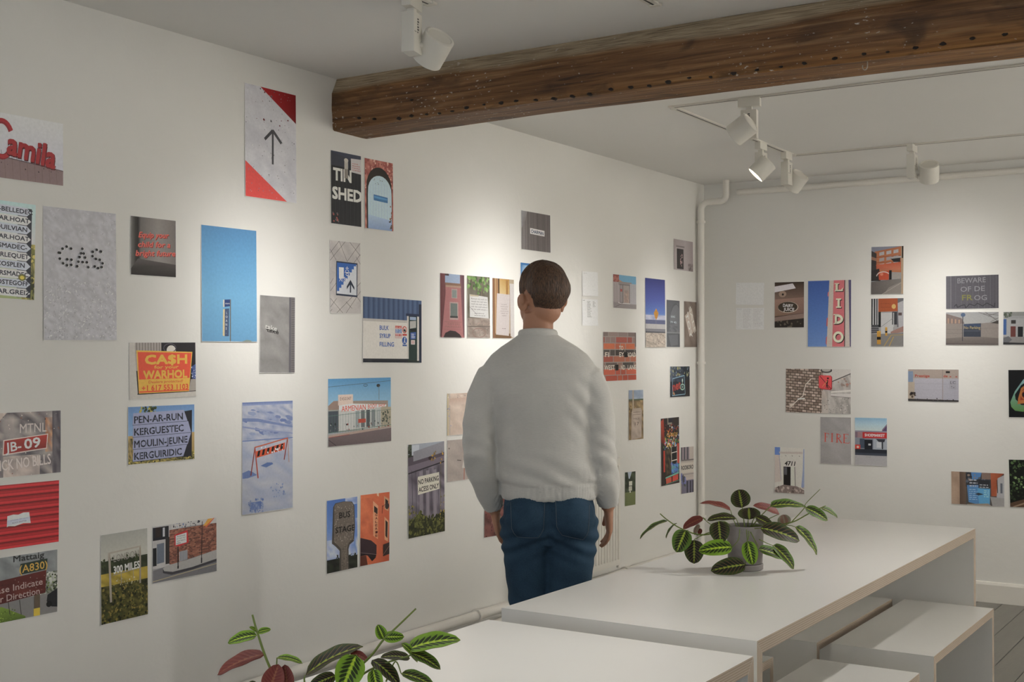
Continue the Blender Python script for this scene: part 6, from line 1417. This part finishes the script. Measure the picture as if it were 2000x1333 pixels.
for sx in (-1, 1):
    rot_ball(bm, HM @ Matrix.Translation((sx * .086, -.008, -.018)) @ Matrix.Rotation(sx * math.radians(-36), 4, 'Z') @ Matrix.Rotation(math.radians(-12), 4, 'X'), (0, 0, 0), (.009, .022, .035), 18)
    rot_ball(bm, HM @ Matrix.Translation((sx * .095, -.018, -.004)) @ Matrix.Rotation(sx * math.radians(-36), 4, 'Z'), (0, 0, 0), (.007, .012, .024), 14)
ARM_L = [((-.15, 0, 1.40), .06), ((-.215, -.01, 1.30), .048), ((-.235, -.02, 1.13), .042), ((-.222, .02, 1.01), .036), ((-.190, .07, .91), .026), ((-.182, .085, .87), .026)]
ARM_R = [((.14, 0, 1.40), .06), ((.185, -.01, 1.30), .048), ((.205, -.02, 1.13), .042), ((.225, .01, 1.01), .036), ((.242, .05, .92), .026), ((.247, .062, .885), .026)]
for arm in (ARM_L, ARM_R): tube(bm, [a for a, _ in arm], [r for _, r in arm], 16)
def hand(wrist, side, lean, fwd):
    """relaxed hand hanging from the wrist: palm, four unequal curled fingers and a thumb towards the front"""
    w = Vector(wrist)
    dn = Vector((lean, fwd, -1)).normalized()
    ou = Vector((side, 0, 0)); ou = (ou - dn * ou.dot(dn)).normalized()       # back of the hand faces outward
    fr = dn.cross(ou) * (1 if dn.cross(ou).y > 0 else -1)
    # palm: flat block of overlapping rings
    rings = []
    for k, (t, a, b) in enumerate(((0, .022, .020), (.02, .030, .018), (.05, .039, .016), (.085, .042, .014), (.098, .038, .010))):
        rings.append([w + dn * t + fr * (a * math.cos(q)) + ou * (b * math.sin(q)) for q in [6.283 * i / 16 for i in range(16)]])
    loft(bm, rings)
    for j, (off, ln, r) in enumerate(((.031, .072, .0088), (.010, .082, .0092), (-.012, .076, .0088), (-.032, .060, .0080))):
        p = w + dn * .088 + fr * off
        pts = [p]; d = dn.copy()
        for s, bend in ((.42, 12), (.32, 22), (.26, 18)):
            d = (Matrix.Rotation(math.radians(bend) * (1 if (Matrix.Rotation(0.2, 3, fr) @ dn - dn).dot(ou) < 0 else -1), 3, fr) @ d)
            p = p + d * ln * s; pts.append(p)
        tube(bm, [pts[0] - dn * .012] + pts, [r * 1.05, r, r * .98, r * .9, r * .7], 10)
    th = w + dn * .028 + fr * .026
    d1 = (dn * .75 + fr * .62 - ou * .25).normalized(); d2 = (dn * .93 + fr * .25 - ou * .25).normalized()
    tube(bm, [th - d1 * .015, th, th + d1 * .036, th + d1 * .036 + d2 * .030, th + d1 * .036 + d2 * .040], [.012, .0125, .0105, .0092, .006], 10)
hand((-.182, .085, .875), -1, .16, .22)
hand((.247, .062, .89), 1, .05, .18)
for sx, x0, x1 in ((-1, -.055, -.05), (1, .10, .085)):
    tube(bm, [(x0, 0, .84), (x0, .0, .7), (x1, .01, .48), (x1, -.01, .3), (x1, -.02, .09)], [.085, .075, .052, .05, .035], 16)
body_me = displaced(fused(bm, 0.0042, 3), lambda c, n: 0.0)
body_me.materials.append(M_SKIN)
body = link('person', body_me)
body.location = person_loc; body.rotation_euler = (0, 0, PYAW)
tag(body, 'person in a light grey sweater and blue jeans, back turned, looking at the prints', 'person')
for sx in (-1, 1):
    c = HM @ Vector((sx * .030, .090, .0))
    bm = bmesh.new(); ball(bm, c, (.0118, .0118, .0118), 14); ey = mesh('eye', bm, M_EYE, body, smooth=True)
    bm = bmesh.new(); ball(bm, HM @ Vector((sx * .030, .0985, .0)), (.0055, .0042, .0055), 12); mesh('iris', bm, M_IRIS, ey, smooth=True)

# sweater
bm = bmesh.new()
loft(bm, [ellipse((cx, cy, z), rx, ry, 40) for z, rx, ry, cx, cy in ((.928, .170, .112, .022, 0), (.94, .176, .118, .022, 0), (.985, .178, .120, .022, 0), (1.0, .184, .126, .02, 0), (1.05, .184, .127, .018, -.002), (1.12, .180, .124, .012, 0), (1.22, .192, .124, .004, 0), (1.32, .207, .124, -.006, -.005), (1.385, .212, .116, -.010, -.008), (1.43, .205, .104, -.012, -.005), (1.465, .180, .092, -.013, 0), (1.495, .143, .084, -.015, 0), (1.518, .105, .078, -.017, .002), (1.535, .078, .074, -.018, .004), (1.546, .066, .068, -.018, .005))])
SL = [((-.14, 0, 1.385), .070), ((-.185, -.005, 1.365), .072), ((-.218, -.01, 1.30), .068), ((-.236, -.02, 1.20), .063), ((-.236, -.02, 1.10), .061), ((-.226, .01, 1.02), .057), ((-.205, .045, .95), .049), ((-.196, .062, .92), .045), ((-.186, .080, .885), .039)]
SR = [((.12, 0, 1.385), .070), ((.163, -.005, 1.365), .072), ((.190, -.01, 1.30), .068), ((.207, -.02, 1.20), .064), ((.212, -.02, 1.10), .062), ((.224, .005, 1.02), .058), ((.238, .03, .96), .050), ((.242, .042, .935), .046), ((.246, .056, .90), .040)]
for sl in (SL, SR): tube(bm, [a for a, _ in sl], [r for _, r in sl], 22)
def folds(c, n):
    d = 0.0
    t = noise.noise(Vector((c.x * 6, c.y * 6, c.z * 9)))
    d += 0.0035 * t
    # slack above the hem and drag lines towards the hips and armpits
    if c.z < 1.12 and abs(c.x - .02) < .19:
        k = max(0, 1 - (c.z - .99) / .14) if c.z > .985 else 0
        d += 0.0045 * k * math.sin(c.z * 80 + c.x * 34 + 4 * noise.noise(c * 5))
    r = abs(c.x) - .17
    if r > 0:
        k = math.exp(-((c.z - 1.10) / .09) ** 2) + .7 * math.exp(-((c.z - .95) / .06) ** 2)
        d += 0.0032 * k * math.sin(c.z * 85 + c.y * 55 + c.x * 40 + 5 * noise.noise(c * 6))
    k = math.exp(-((abs(c.x) - .15) / .05) ** 2) * math.exp(-((c.z - 1.27) / .1) ** 2)
    d += 0.005 * k * math.sin((c.z + abs(c.x)) * 70)
    if c.z < .985 and abs(c.x - .02) < .20: d += 0.0012 * math.sin(math.atan2(c.y, c.x - .02) * 90)
    return d
sw_me = displaced(fused(bm, 0.0062, 5), folds); sw_me.materials.append(M_KNIT)
sweater = link('sweater', sw_me, body)
bm = bmesh.new()
rg = []
for z, k in ((1.522, .004), (1.532, .0065), (1.544, .0065), (1.551, .003), (1.548, -.003)):
    rg.append([Vector((p.x, p.y, z + 0.010 * (-(p.y - .004) / .07))) for p in ellipse((-.018, .004, z), .068 + k, .071 + k, 36)])
loft(bm, rg, cap=False); mesh('collar', bm, M_KNIT, sweater, smooth=True)

# jeans
bm = bmesh.new()
loft(bm, [ellipse((cx, cy, z), rx, ry, 36) for z, rx, ry, cx, cy in ((1.0, .150, .10, .022, 0), (.95, .158, .106, .022, 0), (.90, .170, .114, .024, -.004), (.85, .172, .116, .024, -.006), (.80, .168, .108, .022, -.004), (.765, .155, .095, .02, 0))])
for c, r in (((-.052, -.052, .865), (.092, .088, .10)), ((.100, -.052, .865), (.092, .088, .10))): ball(bm, c, r, 24)
tube(bm, [(-.062, -.01, .86), (-.060, -.012, .78), (-.055, -.005, .68), (-.050, .005, .58), (-.048, .012, .48), (-.048, .0, .32), (-.048, -.015, .15), (-.048, -.02, .07)], [.100, .096, .087, .080, .070, .066, .062, .062], 24)
tube(bm, [(.108, -.01, .86), (.106, -.012, .78), (.098, -.02, .68), (.092, -.02, .58), (.088, -.01, .48), (.086, -.025, .32), (.085, -.04, .15), (.085, -.045, .07)], [.100, .096, .087, .080, .070, .066, .062, .062], 24)
def jfold(c, n):
    d = 0.003 * noise.noise(Vector((c.x * 8, c.y * 8, c.z * 6)))
    k = math.exp(-((c.z - .775) / .06) ** 2)
    xl = c.x - .024
    d += 0.006 * k * math.sin(c.z * 110 + abs(xl) * 45 + 2 * noise.noise(c * 6))
    k2 = math.exp(-((c.z - .50) / .10) ** 2)
    d += 0.004 * k2 * math.sin(c.z * 80 + c.x * 40)
    if abs(xl) < .012 and c.y < 0 and c.z > .77: d -= .006
    return d
je_me = displaced(fused(bm, 0.0065, 5), jfold); je_me.materials.append(M_DENIM)
jeans = link('jeans', je_me, body)
from mathutils.bvhtree import BVHTree
bv = BVHTree.FromPolygons([v.co.copy() for v in je_me.vertices], [tuple(p.vertices) for p in je_me.polygons])
def hit(x, z, off):
    h = bv.ray_cast(Vector((x, -0.6, z)), Vector((0, 1, 0)))
    return None if h[0] is None else h[0] - Vector((0, 1, 0)) * off
for cx in (-.055, .108):
    g = []
    for j in range(9):
        t = j / 8; z = .925 - t * .125
        hw = .062 - .006 * t
        if t > .8: hw *= 1 - (t - .8) * 1.6
        g.append([hit(cx + hw * (i / 5 - 1), z - .010 * (cx > 0) * (i / 5 - 1), .0035) for i in range(11)])
    bm = bmesh.new(); loft(bm, g, cap=False, close=False); pk = mesh('pocket', bm, M_DENIM, jeans, smooth=True)
    edge = [r[0] for r in g] + g[-1][1:] + [r[-1] for r in g[::-1]][1:]
    bm = bmesh.new(); tube(bm, [p + Vector((0, -.001, 0)) for p in edge], .0011, 5); mesh('stitching', bm, M_STITCH, pk)
    bm = bmesh.new(); tube(bm, [p + Vector((0, -.001, -.008)) for p in g[0]], .0011, 5); mesh('stitching', bm, M_STITCH, pk)
for x0 in (-.048, .085):
    y0 = -.02 if x0 < 0 else -.045
    bm = bmesh.new()
    loft(bm, [ellipse((x0, y0 + .055, 0.0), .046, .135, 24), ellipse((x0, y0 + .055, .022), .048, .138, 24), ellipse((x0, y0 + .05, .045), .044, .125, 24), ellipse((x0, y0 + .02, .075), .040, .085, 24), ellipse((x0, y0, .10), .042, .055, 24)])
    mesh('shoe', bm, M_SHOE, body, smooth=60)

# hair: short sides, longer swept top
bm = bmesh.new()
bmesh.ops.create_uvsphere(bm, u_segments=72, v_segments=48, radius=1.0)
dele = []
clipl = bm.verts.layers.float.new('clipped')
for v in bm.verts:
    c = v.co.copy()
    th = math.atan2(c.x, -c.y)                       # 0 at the back of the head
    low = -0.72 + 0.30 * (1 - math.cos(th)) ** 1.0    # nape to forehead hairline
    low += 0.05 * noise.noise(Vector((th * 5, 2.2, 0.4)))
    if abs(abs(th) - 1.55) < 0.42: low = max(low, 0.10 - 0.9 * abs(abs(th) - 1.55))
    if abs(th) > 2.2: low = max(low, 0.42)
    t = min(1, max(0, (c.z - low) / 0.9))
    v[clipl] = max(0.0, 1 - t * 5.5) * 0.9
    thick = -0.003 + 0.006 * min(1, t * 4) + 0.021 * t ** 1.25
    st = 0.0022 * noise.noise(Vector((th * 16, c.z * 3.0, 1.7))) + 0.0018 * noise.noise(Vector((th * 34, c.z * 5, 7.1)))
    lump = 0.006 * noise.noise(Vector((c.x * 2.4, c.y * 2.4, c.z * 2.4 + 5))) * t
    R = Vector((.076, .096, .094))
    p = Vector((c.x * R.x, c.y * R.y - .012, c.z * R.z + .018))
    if c.z < -0.1 and th < 9: p.y += 0.010 * (-c.z) * math.cos(th)
    nrm = Vector((c.x / R.x, c.y / R.y, c.z / R.z)).normalized()
    v.co = p + nrm * (thick + st + lump)
    if c.z > 0.55: v.co.z += 0.008 * (c.z - .55) / .45
    if c.z < low: dele.append(v)
bmesh.ops.delete(bm, geom=dele, context='VERTS')
bmesh.ops.transform(bm, matrix=HM, verts=bm.verts)
hair = mesh('hair', bm, M_HAIR, body, smooth=True)
so = hair.modifiers.new('thickness', 'SOLIDIFY'); so.thickness = 0.004; so.offset = -1
